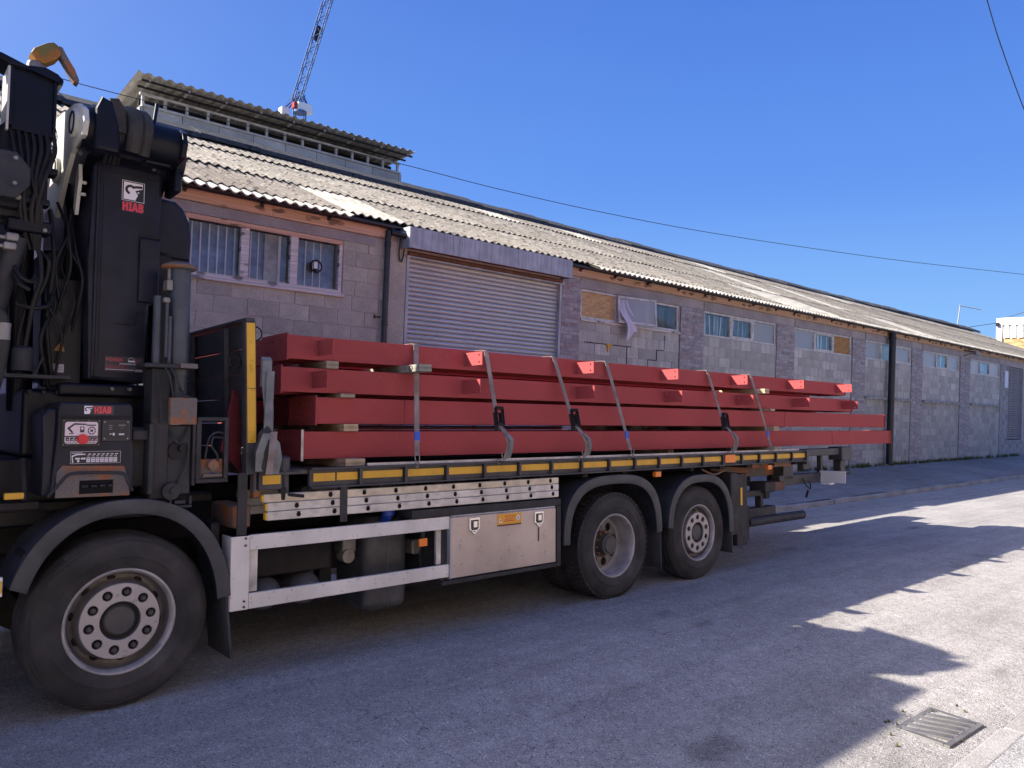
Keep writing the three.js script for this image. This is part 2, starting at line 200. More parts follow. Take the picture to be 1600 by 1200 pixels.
// ------------------------------------------------------------------ ground, road, pavements
const roadY = (z) => { const a = 0.0524 * (z + 4.6); if (z < -4) return a; const t = clamp((z + 4) / 2.6); return 0.0314 + 0.0524 * 0.62 * Math.sin(t * Math.PI * 0.62) - 0.055 * t * t; };
function strip(x0, x1, zs, yf, step, tone, coarse) {   // grid sheet with coarse blotches of tone in vertex colours
  const pos = [], c = [], nx = Math.round((x1 - x0) / step), idx = [];
  for (let i = 0; i <= nx; i++) zs.forEach((z, j) => {
    const x = lerp(x0, x1, i / nx); pos.push(x, yf(z, x), z); const k = tone(x, z); c.push(...(Array.isArray(k) ? k : [k, k * 0.99, k * 0.975]));
    if (i < nx && j < zs.length - 1) { const a = i * zs.length + j, b = a + zs.length; idx.push(a, a + 1, b, b, a + 1, b + 1); }
  });
  const g = new THREE.BufferGeometry(); g.setAttribute('position', new THREE.Float32BufferAttribute(pos, 3)); g.setAttribute('color', new THREE.Float32BufferAttribute(c, 3)); g.setIndex(idx); g.computeVertexNormals();
  return g;
}
const range = (a, b, s) => Array.from({ length: Math.round((b - a) / s) + 1 }, (_, i) => a + (b - a) * i / Math.round((b - a) / s));
const wn = (x, y, s) => vn(x + 500, y + 500, 9999, 9999, s);
const spotsRoad = Array.from({ length: 60 }, () => [rr(1, 24), rr(-7, -1.6), rr(0.03, 0.11), rr(0.62, 0.85)]);
structure('road', strip(-20, 90, range(-7.4, -1.4, 0.1), (z) => roadY(z), 0.12, (x, z) => {
  let k = 0.86 + 0.16 * (wn(x * 0.5, z * 1.3, 1) - 0.5) + 0.14 * (wn(x * 0.9, z * 6, 2) - 0.5) + 0.07 * (wn(x * 7, z * 7, 3) - 0.5);
  for (const [sx, sz, r, d] of spotsRoad) { const q = ((x - sx) / 1.8) ** 2 + (z - sz) ** 2; if (q < r * r * (0.4 + wn(x * 9, z * 9, 4))) k *= d; }   // oil spots
  if (z > -2.2) { const n = wn(x * 3, z * 9, 6); k *= 1 + 0.12 * clamp((n - 0.45) * 5) * clamp((z + 2.2) * 2.5); }      // pale grit in the channel
  return [k, k * (0.985 + 0.02 * wn(x, z, 8)), k * 0.96];
}), M.road);
structure('pavement', strip(-20, 90, range(-10.05, -7.52, 0.12), (z) => lerp(-0.045, 0.175, (-7.52 - z) / 2.5), 0.25, (x, z) => 0.85 + 0.34 * (wn(x * 0.6, z * 1.1, 11) - 0.5) + 0.2 * (wn(x * 3, z * 4, 12) - 0.5)), M.pave);
structure('near_pavement', strip(-20, 90, range(-1.27, 2.3, 0.12), (z) => 0.035 + 0.02 * (z + 1.27), 0.2, (x, z) => 1.12 + 0.3 * (wn(x * 0.9, z * 1.3, 13) - 0.5) + 0.2 * (wn(x * 4, z * 4, 14) - 0.5)), M.pave);
{
  const g = new THREE.PlaneGeometry(1600, 1600).rotateX(-Math.PI / 2).translate(0, -0.55, 0); structure('ground', g, M.ground);
  const kerbs = (name, z0, z1, top, bottom, xs, xe) => {
    const k = part(scene, name); k.userData.kind = 'structure';
    const st = [0, 1, 2].map((q) => merged(B(0.004, 0.906 - q * 0.003, bottom, top - q * 0.004, z0 + q * 0.003, z1 - q * 0.004, 0.018)));
    for (let x = xs, i = 0; x < xe; x += 0.915, i++) { const m = add(k, 'kerbstone', st[i % 3], M.kerb[(i * 7 + (i >> 1)) % 3]); m.position.x = x; m.position.y = rr(-0.008, 0.006); m.position.z = rr(-0.006, 0.006); }
  };
  kerbs('kerb', -7.53, -7.4, -0.045, -0.32, 2, 44);
  kerbs('near_kerb', -1.4, -1.27, 0.03, -0.2, 1.5, 16);
}
{ // cast iron gully grate in the near channel
  const t = thing('drain_grate', 'worn cast iron drain grate set in the road channel', 'drain', [4.87, roadY(-1.62) - 0.004, -1.63]); t.rotation.y = R(-2);
  add(t, 'frame', [B(-0.25, 0.25, -0.05, 0.012, -0.15, -0.115, 0.004), B(-0.25, 0.25, -0.05, 0.012, 0.115, 0.15, 0.004), B(-0.25, -0.21, -0.05, 0.012, -0.115, 0.115, 0.004), B(0.21, 0.25, -0.05, 0.012, -0.115, 0.115, 0.004)], M.grate);
  for (let i = 0; i < 5; i++) { const b = add(t, 'bar', B(-0.027, 0.027, -0.03, 0.014, -0.13, 0.13, 0.006), M.grate); b.position.x = -0.165 + i * 0.082; b.rotation.y = R(24); }
  add(t, 'sump', B(-0.208, 0.208, -0.0485, -0.032, -0.113, 0.113), M.hollow);
}
const weeds = (name, label, n, place, m, size) => {   // tufts of thin blades: one object
  const pos = [];
  for (let i = 0; i < n; i++) { const [x, y, z] = place(i), k = 5 + Math.floor(rnd() * 6); for (let j = 0; j < k; j++) { const a = rr(0, 6.28), h = rr(0.3, 1) * size, l = rr(0.1, 0.8) * size, w = 0.012 * (0.5 + size * 4); const dx = Math.cos(a), dz = Math.sin(a); pos.push(x - dz * w, y, z + dx * w, x + dz * w, y, z - dx * w, x + dx * l, y + h, z + dz * l); } }
  const g = new THREE.BufferGeometry(); g.setAttribute('position', new THREE.Float32BufferAttribute(pos, 3)); g.computeVertexNormals();
  const o = add(scene, name, g, m, label); o.userData.kind = 'stuff'; o.userData.category = 'weeds'; o.material.side = THREE.DoubleSide; return o;
};
weeds('wall_weeds', 'low green weeds growing along the foot of the block wall', 260, () => { const x = rr(19, 38) , c = wn(x * 1.3, 0, 77); return [x, 0.165, -9.9 + rr(-0.08, 0.1 * c)]; }, M.weed, 0.16);
weeds('drain_weeds', 'small dry weeds and grit around the drain grate', 12, () => { const a = rr(0, 6.28), r = rr(0.2, 0.42); const x = 4.8 + Math.cos(a) * r * 1.2, z = -1.65 + Math.sin(a) * r * 0.6; return [x, roadY(z), Math.min(z, -1.41)]; }, M.weedDry, 0.022);

// ------------------------------------------------------------------ the long block warehouse
const WZ = -10, EAVE_Y = 4.2;
const wh = thing('warehouse', 'long low concrete block warehouse with corrugated roof, broken windows and a roller shutter', 'warehouse', [0, 0, 0]);
const bays = [[10.45, 13.62], [14.52, 17.72], [18.65, 22.0], [22.88, 26.38], [27.33, 30.88], [31.95, 35.55]];
const wins = [[3.12, 5.38, 3.27, 4.06], ...bays.map((b) => [b[0] + 0.02, b[1] - 0.02, 3.42, 4.0])];
{
  const s = shapeOf([[-14, -0.4], [50.5, -0.4], [50.5, 4.36], [-14, 4.36]]);
  const hole = (x0, x1, y0, y1) => s.holes.push(new THREE.Path([[x0, y0], [x0, y1], [x1, y1], [x1, y0]].map((p) => new THREE.Vector2(...p))));
  wins.forEach((w) => hole(...w)); hole(6.47, 9.92, 0.2, 4.02); hole(36.6, 38.7, 0.85, 3.97);
  add(wh, 'wall', ext(s, WZ - 0.26, WZ - 0.004), M.mortar);
  add(wh, 'gable_wall', extX([[-23.7, -0.4], [WZ - 0.27, -0.4], [WZ - 0.27, 4.3], [-16.2, 6.8], [-23.7, 3.9]], 50.3, 50.49), M.blockGrey[2]); add(wh, 'gable_wall', extX([[-23.7, -0.4], [WZ - 0.27, -0.4], [WZ - 0.27, 4.3], [-16.2, 6.8], [-23.7, 3.9]], -13.99, -13.8), M.blockGrey[2]);
  add(wh, 'rear_wall', B(-14, 50.5, -0.4, 3.85, -23.9, -23.71), M.blockGrey[2]);
  add(wh, 'floor_slab', B(-13.7, 50.2, 0.0, 0.1, -23.7, WZ - 0.27), M.mortarGrey);
}
{ // concrete blocks, laid course by course
  const cache = new Map(); let n = 0;
  const geo = (w, h, v) => { const k = [w.toFixed(3), h.toFixed(3), v].join(); if (!cache.has(k)) { const g = prep(new THREE.BoxGeometry(w, h, 0.034)), uv = g.attributes.uv; for (let i = 0; i < uv.count; i++) uv.setXY(i, uv.getX(i) + v * 0.31, uv.getY(i) + v * 0.47); cache.set(k, g); } return cache.get(k); };
  const loose = [];
  const panel = (parent, x0, x1, y0, y1, mats, asParts, bl = 0.45, ch = 0.225, phase = 0) => {
    for (let r = 0, yt = y1; yt > y0 + 0.03; r++, yt -= ch) {
      const yb = Math.max(y0, yt - ch); let x = x0 - ((r + phase) % 2 ? bl / 2 : 0) - 0.0;
      for (; x < x1 - 0.02; x += bl) {
        const a = Math.max(x, x0), b = Math.min(x + bl, x1); if (b - a < 0.05) continue;
        const w = b - a - 0.009, h = yt - yb - 0.009, v = Math.floor(rnd() * 3), tone = rnd(), m = mats[tone < 0.34 ? 0 : tone < 0.55 ? 2 : tone < 0.72 ? 5 : tone < 0.86 ? 4 : tone < 0.95 ? 1 : 3];
        const cx = (a + b) / 2, cy = (yt + yb) / 2, cz = WZ - 0.012 + rr(-0.006, 0.004);
        if (asParts) { const o = add(parent, 'block', geo(w, h, v), m); o.position.set(cx + rr(-0.0015, 0.0015), cy + rr(-0.002, 0.002), cz); o.rotation.z = rr(-0.003, 0.003); n++; }
        else { const g = geo(w, h, v).clone().translate(cx, cy, cz), k = [0.86, 0.95, 0.98, 0.9][Math.floor(rnd() * 4)] * rr(0.97, 1.02); g.setAttribute('color', new THREE.Float32BufferAttribute(Array.from({ length: g.attributes.position.count * 3 }, () => k), 3)); loose.push(prep(g)); }
      }
    }
  };
  const p0 = part(wh, 'block_panel', 'brownish block wall left of the roller shutter');
  panel(p0, 2.4, 6.47, 1.95, 3.27, M.block, true); panel(p0, 5.38, 6.47, 3.27, 4.15, M.block, true, 0.42, 0.22);
  bays.forEach(([a, b], i) => { const p = part(wh, 'block_panel'); panel(p, a, b, i > 2 ? 2.30 : 2.22, 3.42, M.blockGrey, true, 0.45, 0.225, i); });
  bays.slice(2).forEach(([a, b], i) => panel(null, a, b, 0.16, i ? 2.22 : 2.22, M.blockGrey, false, 0.45, 0.225, i));
  const lm = M.blockGrey[2].clone(); lm.vertexColors = true; const st = add(wh, 'lower_blocks', loose, lm); st.userData.kind = 'stuff';
}
{ // rough piers between the bays, lintel bands, ledges
  const xs = [[9.93, 10.44], [13.63, 14.51], [17.73, 18.64], [22.01, 22.87], [26.39, 27.32], [30.89, 31.94], [35.56, 36.6]];
  xs.forEach(([a, b], i) => add(wh, 'pier', B(a + 0.003, b - 0.003, -0.3, i ? 3.998 : 4.15, WZ - 0.01, WZ + (i % 2 ? 0.035 : 0.028), 0.004), i > 5 ? M.render_ : M.pier));
  add(wh, 'lintel', B(1.0, 5.9, 4.065, 4.205, WZ - 0.01, WZ + 0.018), M.lintel, 'pebbly concrete lintel over the left window');
  for (const [a, b] of bays) add(wh, 'lintel', B(a, b, 4.003, 4.2, WZ - 0.01, WZ + 0.012), M.lintel);
  for (const [a, b] of bays.slice(3)) add(wh, 'ledge', B(a - 0.02, b + 0.02, 2.215, 2.298, WZ - 0.01, WZ + 0.10, 0.006), M.render_);
  // timber fascia boards
  for (let x = 0.4, i = 0; x < 6.2; x += 1.93, i++) add(wh, 'fascia_board', B(x, Math.min(x + 1.926, 6.12), 4.208 + rr(0, 0.003), 4.40, WZ + 0.02, WZ + 0.052, 0.003), M.fascia);
  for (let x = 9.93, i = 0; x < 50.2; x += 2.42, i++) add(wh, 'fascia_board', B(x, Math.min(x + 2.416, 50.4), 4.208 + rr(0, 0.004), 4.40, WZ + 0.03, WZ + 0.06, 0.003), M.fasciaTan);
}
{ // gutters with brackets, rainwater pipes
  const gutter = (x0, x1) => {
    const pts = []; for (let i = 0; i <= 10; i++) { const a = Math.PI + i / 10 * Math.PI; pts.push([Math.cos(a) * 0.06, Math.sin(a) * 0.06]); } for (let i = 10; i >= 0; i--) { const a = Math.PI + i / 10 * Math.PI; pts.push([Math.cos(a) * 0.054, Math.sin(a) * 0.054]); }
    add(wh, 'gutter', extX(pts.map(([z, y]) => [z * 0.78 + WZ + 0.125, y * 0.78 + 4.388]), x0, x1), M.pipeBlack);
    const bg = merged([B(-0.02, 0.02, 4.30, 4.36, WZ + 0.062, WZ + 0.09), B(-0.018, 0.018, 4.33, 4.342, WZ + 0.07, WZ + 0.18)]);
    for (let x = x0 + 0.4; x < x1; x += 1.02) { const b = add(wh, 'gutter_bracket', bg, M.pipeBlack); b.position.x = x + rr(-0.04, 0.04); }
  };
  gutter(0.6, 6.15); gutter(9.96, 50.3);
  const dp = part(wh, 'downpipe', 'dark blue downpipe beside the roller shutter');
  add(dp, 'pipe', cyl(0.045, 0.045, 4.0, 'y', 6.08, 2.25, WZ + 0.085, 20), M.pipe);
  for (const y of [4.14, 2.93, 1.5]) add(dp, 'collar', [cyl(0.052, 0.052, 0.02, 'y', 6.08, y, WZ + 0.085), cyl(0.052, 0.052, 0.02, 'y', 6.08, y - 0.05, WZ + 0.085)], M.pipeBlack);
  add(dp, 'clip', [B(5.93, 6.035, 2.99, 3.01, WZ + 0.002, WZ + 0.03), B(5.93, 5.95, 2.97, 3.03, WZ + 0.002, WZ + 0.02)], M.pipeBlack);
  add(dp, 'outlet', [cyl(0.05, 0.045, 0.12, 'y', 6.08, 4.26, WZ + 0.1), bar([6.1, 4.3, WZ + 0.13], [6.36, 4.28, WZ + 0.16], 0.05)], M.pipeBlack);
  add(dp, 'cable', tube([[6.3, 4.25, WZ + 0.09], [6.31, 4.0, WZ + 0.05], [6.35, 3.88, WZ + 0.05], [6.39, 4.0, WZ + 0.05], [6.4, 4.15, WZ + 0.06]], 0.012, 20, 6), M.pipeBlack);
  const dq = part(wh, 'downpipe', 'thick black downpipe on the right part of the wall');
  add(dq, 'pipe', cyl(0.1, 0.1, 4.1, 'y', 24.45, 2.27, WZ + 0.17, 20), M.pipeBlack);
  add(dq, 'collar', [cyl(0.115, 0.115, 0.08, 'y', 24.45, 4.15, WZ + 0.17), cyl(0.112, 0.112, 0.05, 'y', 24.45, 1.0, WZ + 0.17)], M.pipeBlack);
  const jx = part(wh, 'floodlight', 'small floodlight under the far eaves');
  add(jx, 'arm', [bar([31.1, 4.24, WZ + 0.06], [31.35, 4.2, WZ + 0.35], 0.02), bar([31.2, 4.05, WZ + 0.02], [31.35, 4.2, WZ + 0.35], 0.015)], M.chassis);
  add(jx, 'lamp_housing', B(31.3, 31.65, 4.1, 4.24, WZ + 0.28, WZ + 0.42, 0.02), M.dullSteel);
}
{ // roller shutter with hood
  const sh = part(wh, 'roller_shutter', 'grey galvanised roller shutter closed under a steel hood');
  const prof = []; for (let i = 0; i <= 8; i++) { const t = i / 8; prof.push([WZ - 0.06 + 0.021 * Math.sin(t * Math.PI) ** 0.8, 0.003 + t * 0.069]); } prof.push([WZ - 0.075, 0.072], [WZ - 0.075, 0.003]);
  const slat = merged(extX(prof, 6.53, 9.87));
  for (let i = 0; i < 50; i++) { const m = add(sh, 'slat', slat, M.shutter); m.position.y = 0.24 + i * 0.0752; m.position.z = rr(-0.002, 0.002); }
  add(sh, 'guide_rail', [B(6.475, 6.53, 0.2, 4.015, WZ - 0.10, WZ + 0.03, 0.004)], M.galv); add(sh, 'guide_rail', [B(9.87, 9.925, 0.2, 4.015, WZ - 0.10, WZ + 0.03, 0.004)], M.galv);
  add(sh, 'roller_tube', [cyl(0.04, 0.04, 3.4, 'x', 8.2, 4.055, WZ + 0.0, 20)], M.rustyBrown); add(sh, 'head_rail', B(6.45, 9.95, 3.99, 4.012, WZ - 0.1, WZ + 0.06), M.galv);
  const hd = part(wh, 'shutter_hood');
  add(hd, 'hood_panel', [B(6.34, 7.3, 4.09, 4.415, WZ + 0.265, WZ + 0.29, 0.004), B(6.34, 7.3, 4.4, 4.415, WZ, WZ + 0.264)], M.galv);
  add(hd, 'hood_panel', [B(7.306, 9.92, 4.09, 4.415, WZ + 0.262, WZ + 0.288, 0.004), B(7.306, 9.92, 4.4, 4.415, WZ, WZ + 0.26)], M.galv);
  add(hd, 'end_plate', [B(6.34, 6.352, 4.09, 4.398, WZ, WZ + 0.262)], M.galv); add(hd, 'end_plate', [B(9.905, 9.92, 4.09, 4.398, WZ, WZ + 0.258)], M.galv);
  add(hd, 'back_box', B(6.355, 9.9, 4.13, 4.39, WZ - 0.01, WZ + 0.05), M.rustyBrown);
  add(wh, 'pier', B(6.16, 6.468, -0.3, 4.2, WZ - 0.01, WZ + 0.02), M.block[0], 'brown block strip beside the shutter');
  const s2 = part(wh, 'roller_shutter', 'dark closed roller shutter at the far end of the wall');
  const g2 = merged(extX(prof.map(([z, y]) => [z, y * 1.35]), 36.62, 38.68)); for (let i = 0; i < 31; i++) { const m = add(s2, 'slat', g2, M.shutterDark); m.position.y = 0.87 + i * 0.1; }
  add(wh, 'door_notice', B(36.05, 36.5, 3.05, 3.75, WZ + 0.034, WZ + 0.045), M.blind, 'white notice beside the far shutter');
  add(wh, 'step', B(36.4, 38.95, 0.05, 0.83, WZ - 0.2, WZ + 0.03, 0.02), M.render_);
  // flashings over the wall either side
  add(wh, 'foam_patch', [cyl(0.05, 0.02, 0.05, 'z', 11.28, 2.93, WZ + 0.02, 7), B(11.2, 11.4, 2.96, 2.99, WZ, WZ + 0.04, 0.01), B(11.26, 11.29, 2.82, 2.96, WZ, WZ + 0.03, 0.008)], M.foam, 'yellow foam squeezed out of a crack');
  add(wh, 'crack', [B(10.6, 12.0, 2.968, 2.984, WZ - 0.01, WZ + 0.008), B(11.86, 11.885, 2.4, 2.97, WZ - 0.01, WZ + 0.008), B(12.55, 12.57, 2.5, 2.75, WZ - 0.01, WZ + 0.0075), B(12.55, 12.85, 2.742, 2.756, WZ - 0.01, WZ + 0.008), B(12.84, 12.86, 2.75, 2.98, WZ - 0.01, WZ + 0.0072), B(12.85, 13.1, 2.97, 2.984, WZ - 0.01, WZ + 0.008), B(13.09, 13.11, 2.98, 3.3, WZ - 0.01, WZ + 0.0076)], M.hollow, 'stepped dark crack in the blocks below the boarded window');
}
// ------------------------------------------------------------------ windows
function makeWindow(x0, x1, y0, y1, panes, o) {
  const w = part(wh, 'window', o.label), f = o.t ?? 0.05, fm = o.m ?? M.frame, zf = WZ - 0.03;
  add(w, 'frame', [B(x0 + 0.004, x1 - 0.004, y1 - f, y1 - 0.004, zf - 0.05, zf + 0.02, 0.004), B(x0 + 0.004, x1 - 0.004, y0 + 0.004, y0 + f, zf - 0.05, zf + 0.03, 0.004), B(x0 + 0.004, x0 + f, y0 + f, y1 - f, zf - 0.05, zf + 0.018, 0.004), B(x1 - f, x1 - 0.004, y0 + f, y1 - f, zf - 0.05, zf + 0.018, 0.004)], fm);
  if (o.sill) add(w, 'sill', B(x0 - 0.02, x1 + 0.02, y0 - 0.045, y0 - 0.003, WZ - 0.01, WZ + 0.045, 0.006), M.frame);
  panes.forEach((p, i) => {
    const a = x0 + f + (x1 - x0 - 2 * f) * p.a, b = x0 + f + (x1 - x0 - 2 * f) * p.b;
    if (i) add(w, 'mullion', B(a - (p.mw ?? 0.035), a + (p.mw ?? 0.035), y0 + f, y1 - f, zf - 0.045, zf + 0.022 + 0.003 * i, 0.004), p.mm ?? fm);
    const A = a + (i ? 0.036 : 0.001), C = b - (i < panes.length - 1 ? 0.036 : 0.001), Y0 = y0 + f + 0.001, Y1 = y1 - f - 0.001;
    if (p.sash) { const q = p.sash; add(w, 'sash', [B(A, C, Y1 - q, Y1, zf - 0.03, zf + 0.026, 0.003), B(A, C, Y0, Y0 + q, zf - 0.03, zf + 0.026, 0.003), B(A, A + q, Y0 + q, Y1 - q, zf - 0.03, zf + 0.024, 0.003), B(C - q, C, Y0 + q, Y1 - q, zf - 0.03, zf + 0.024, 0.003)], M.frameWhite); }
    add(w, 'pane', p.hole ? ext([[A, Y0], [C, Y0], [C, Y1], [A, Y1]], zf - 0.018, zf - 0.013, 0, [p.hole], 20) : B(A, C, Y0, Y1, zf - 0.018, zf - 0.013), p.m ?? M.glass);
    if (p.back) add(w, 'backing', B(A, C, Y0, Y1, zf - 0.17, zf - 0.16), p.back);  // plain sheet behind the glass that sets the colour of the pane
    (p.strips ?? []).forEach(([t, wd, lean = 0, m]) => { const x = lerp(A, C, t); add(w, 'blind_slat', ext([[x - wd + lean, Y0 + 0.01], [x + wd + lean, Y0 + 0.01], [x + wd, Y1 - 0.01], [x - wd, Y1 - 0.01]], zf - 0.12, zf - 0.115), m ?? M.blind); });
  });
  return w;
}
{
  const [w1, ...ws] = wins, S = (...ts) => ts.map((t) => [t, 0.008]);
  const a = makeWindow(...w1, [{ a: 0, b: 0.345, back: M.backing, strips: S(0.12, 0.28, 0.44, 0.6, 0.76, 0.92) }, { a: 0.345, b: 0.672, back: M.backing, mw: 0.055, strips: [[0.15, 0.007], [0.32, 0.007], [0.62, 0.1, 0, M.backingPale], [0.8, 0.022, 0]] }, { a: 0.672, b: 1, back: M.backing, mw: 0.055, hole: [4.97, 3.63, 0.085], strips: [[0.3, 0.008], [0.48, 0.006], [0.65, 0.008]] }], { label: 'three pane timber window with flaking paint beside the crane', t: 0.055, sill: true });
  add(a, 'vent_back', new THREE.CylinderGeometry(0.08, 0.08, 0.02, 24).rotateX(Math.PI / 2).translate(4.97, 3.63, WZ - 0.16), M.black); add(a, 'vent', new THREE.TorusGeometry(0.085, 0.012, 8, 28).translate(4.97, 3.63, WZ - 0.03), M.black, 'round vent hole in the right pane');
  add(a, 'vent_card', B(4.945, 5.0, 3.6, 3.7, WZ - 0.05, WZ - 0.045), M.white);
  add(a, 'head_rail', B(3.13, 5.37, 3.995, 4.058, WZ - 0.028, WZ + 0.008, 0.004), M.fascia);
  const hang = (n, w, m, lean = 0.03) => Array.from({ length: n }, (_, k) => [(k + 0.5) / n + rr(-0.06, 0.06), w * rr(0.6, 1.4), rr(-lean, lean), m]);
  const spec = [
    [[{ a: 0, b: 0.33, m: M.board }, { a: 0.33, b: 0.66, sash: 0.05, m: M.glassDirty, back: M.board }, { a: 0.66, b: 1, back: M.backingDim, strips: hang(3, 0.04, M.room) }], 'window with a boarded left pane and a cloth hanging out'],
    [[{ a: 0, b: 0.35, back: M.backingDim, strips: [...hang(4, 0.02, M.blind, 0.06), [0.62, 0.1, 0, M.backingPale]] }, { a: 0.35, b: 0.67, sash: 0.045, back: M.backingDim, strips: hang(5, 0.025, M.backingPale, 0.08) }, { a: 0.67, b: 1, m: M.glassDirty, back: M.boardDim, strips: [[0.25, 0.03, -0.06]] }], 'second window of the long row with torn blinds'],
    [[{ a: 0, b: 0.33, m: M.glassDirty, back: M.backingPale, strips: hang(2, 0.1, M.boardDim) }, { a: 0.33, b: 0.67, sash: 0.045, back: M.backingDim, strips: hang(4, 0.03, M.blind, 0.08) }, { a: 0.67, b: 1, m: M.boardOld }], 'window with a rusty brown board in its right pane'],
    [[{ a: 0, b: 0.33, m: M.glassDirty, back: M.backingDim, strips: hang(3, 0.03, M.blind, 0.15) }, { a: 0.33, b: 0.66, back: M.boardDim }, { a: 0.66, b: 1, sash: 0.03, m: M.glassDirty, back: M.backingDim, strips: hang(5, 0.03, M.backingPale, 0.1) }], 'window half hidden by the black downpipe'],
    [[{ a: 0, b: 0.36, m: M.glassDirty, back: M.backingDim, strips: hang(4, 0.04, M.blind, 0.2) }, { a: 0.36, b: 0.68, back: M.boardDim, sash: 0.035, strips: hang(2, 0.05, M.blind) }, { a: 0.68, b: 1, m: M.glassDirty, back: M.backingPale, strips: hang(4, 0.03, M.blind, 0.25) }], 'window patched with crumpled clear plastic'],
    [[{ a: 0, b: 0.33, m: M.glassDirty, back: M.backingPale }, { a: 0.33, b: 0.66, sash: 0.04, back: M.backing }, { a: 0.66, b: 1, m: M.glassDirty, back: M.backing }], 'last window before the far shutter'],
  ];
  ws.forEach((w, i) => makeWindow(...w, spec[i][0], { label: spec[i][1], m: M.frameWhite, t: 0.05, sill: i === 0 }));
  // the open, tilted casement and its cloth
  const cz = WZ + 0.03, cs = part(wh, 'open_casement'); cs.position.set(11.5, 3.98, cz); cs.rotation.set(R(-8), R(-14), R(-3));
  add(cs, 'sash', [B(0, 0.96, -0.05, 0, -0.02, 0.02, 0.004), B(0, 0.96, -0.56, -0.51, -0.02, 0.02, 0.004), B(0, 0.05, -0.51, -0.05, -0.02, 0.019, 0.004), B(0.91, 0.96, -0.51, -0.05, -0.02, 0.019, 0.004)], M.frameWhite); add(cs, 'pane', B(0.05, 0.91, -0.51, -0.05, -0.004, 0.002), M.glassDirty);
}
{ // cloth hanging out of the casement
  const t = thing('hanging_cloth', 'pale lilac cloth hanging out of the casement window beside the orange board', 'cloth', [11.7, 3.15, WZ + 0.14]);
  const g = new THREE.PlaneGeometry(0.36, 0.75, 14, 24), p = g.attributes.position;
  for (let i = 0; i < p.count; i++) { const x = p.getX(i), y = p.getY(i), v = (y + 0.375) / 0.75; const wdt = v > 0.55 ? lerp(1, 0.42, (v - 0.55) / 0.45) : lerp(0.75, 1, v / 0.55); p.setXYZ(i, x * wdt + 0.10 * (1 - v) - 0.09 * v * v + 0.03 * Math.sin(v * 7), y + 0.375 + (v < 0.1 ? 0.08 * Math.sin(x * 14) : 0), 0.03 * Math.sin(x * 30 + v * 4) * (0.4 + v) + 0.05 * Math.sin(v * 5)); }
  g.computeVertexNormals(); const m = M.cloth; m.side = THREE.DoubleSide; add(t, 'cloth', g, m);
}
// ------------------------------------------------------------------ corrugated roof
const RZ = -16.2, RY = 7.05, PITCH = Math.atan2(RY - 4.36, -9.7 - RZ), SL = Math.hypot(RY - 4.36, -9.7 - RZ);
function corr(waves, pitch, len, amp, th, wave = Math.cos) {
  const n = waves * 6, pos = [], idx = [], W = waves * pitch, ring = (v, o) => { for (let i = 0; i <= n; i++) { const x = i / n * W; pos.push(x, amp * wave(i / 6 * Math.PI * 2) + o, -v); } };
  ring(0, 0); ring(len, 0); ring(0, -th); ring(len, -th); const k = n + 1;
  for (let i = 0; i < n; i++) { idx.push(i, i + 1, k + i, k + i, i + 1, k + i + 1, 2 * k + i, 3 * k + i, 2 * k + i + 1, 3 * k + i, 3 * k + i + 1, 2 * k + i + 1, i, 2 * k + i, i + 1, i + 1, 2 * k + i, 2 * k + i + 1); }
  const g = new THREE.BufferGeometry(); g.setAttribute('position', new THREE.Float32BufferAttribute(pos, 3)); g.setIndex(idx); return toCreasedNormals(g, R(50));
}
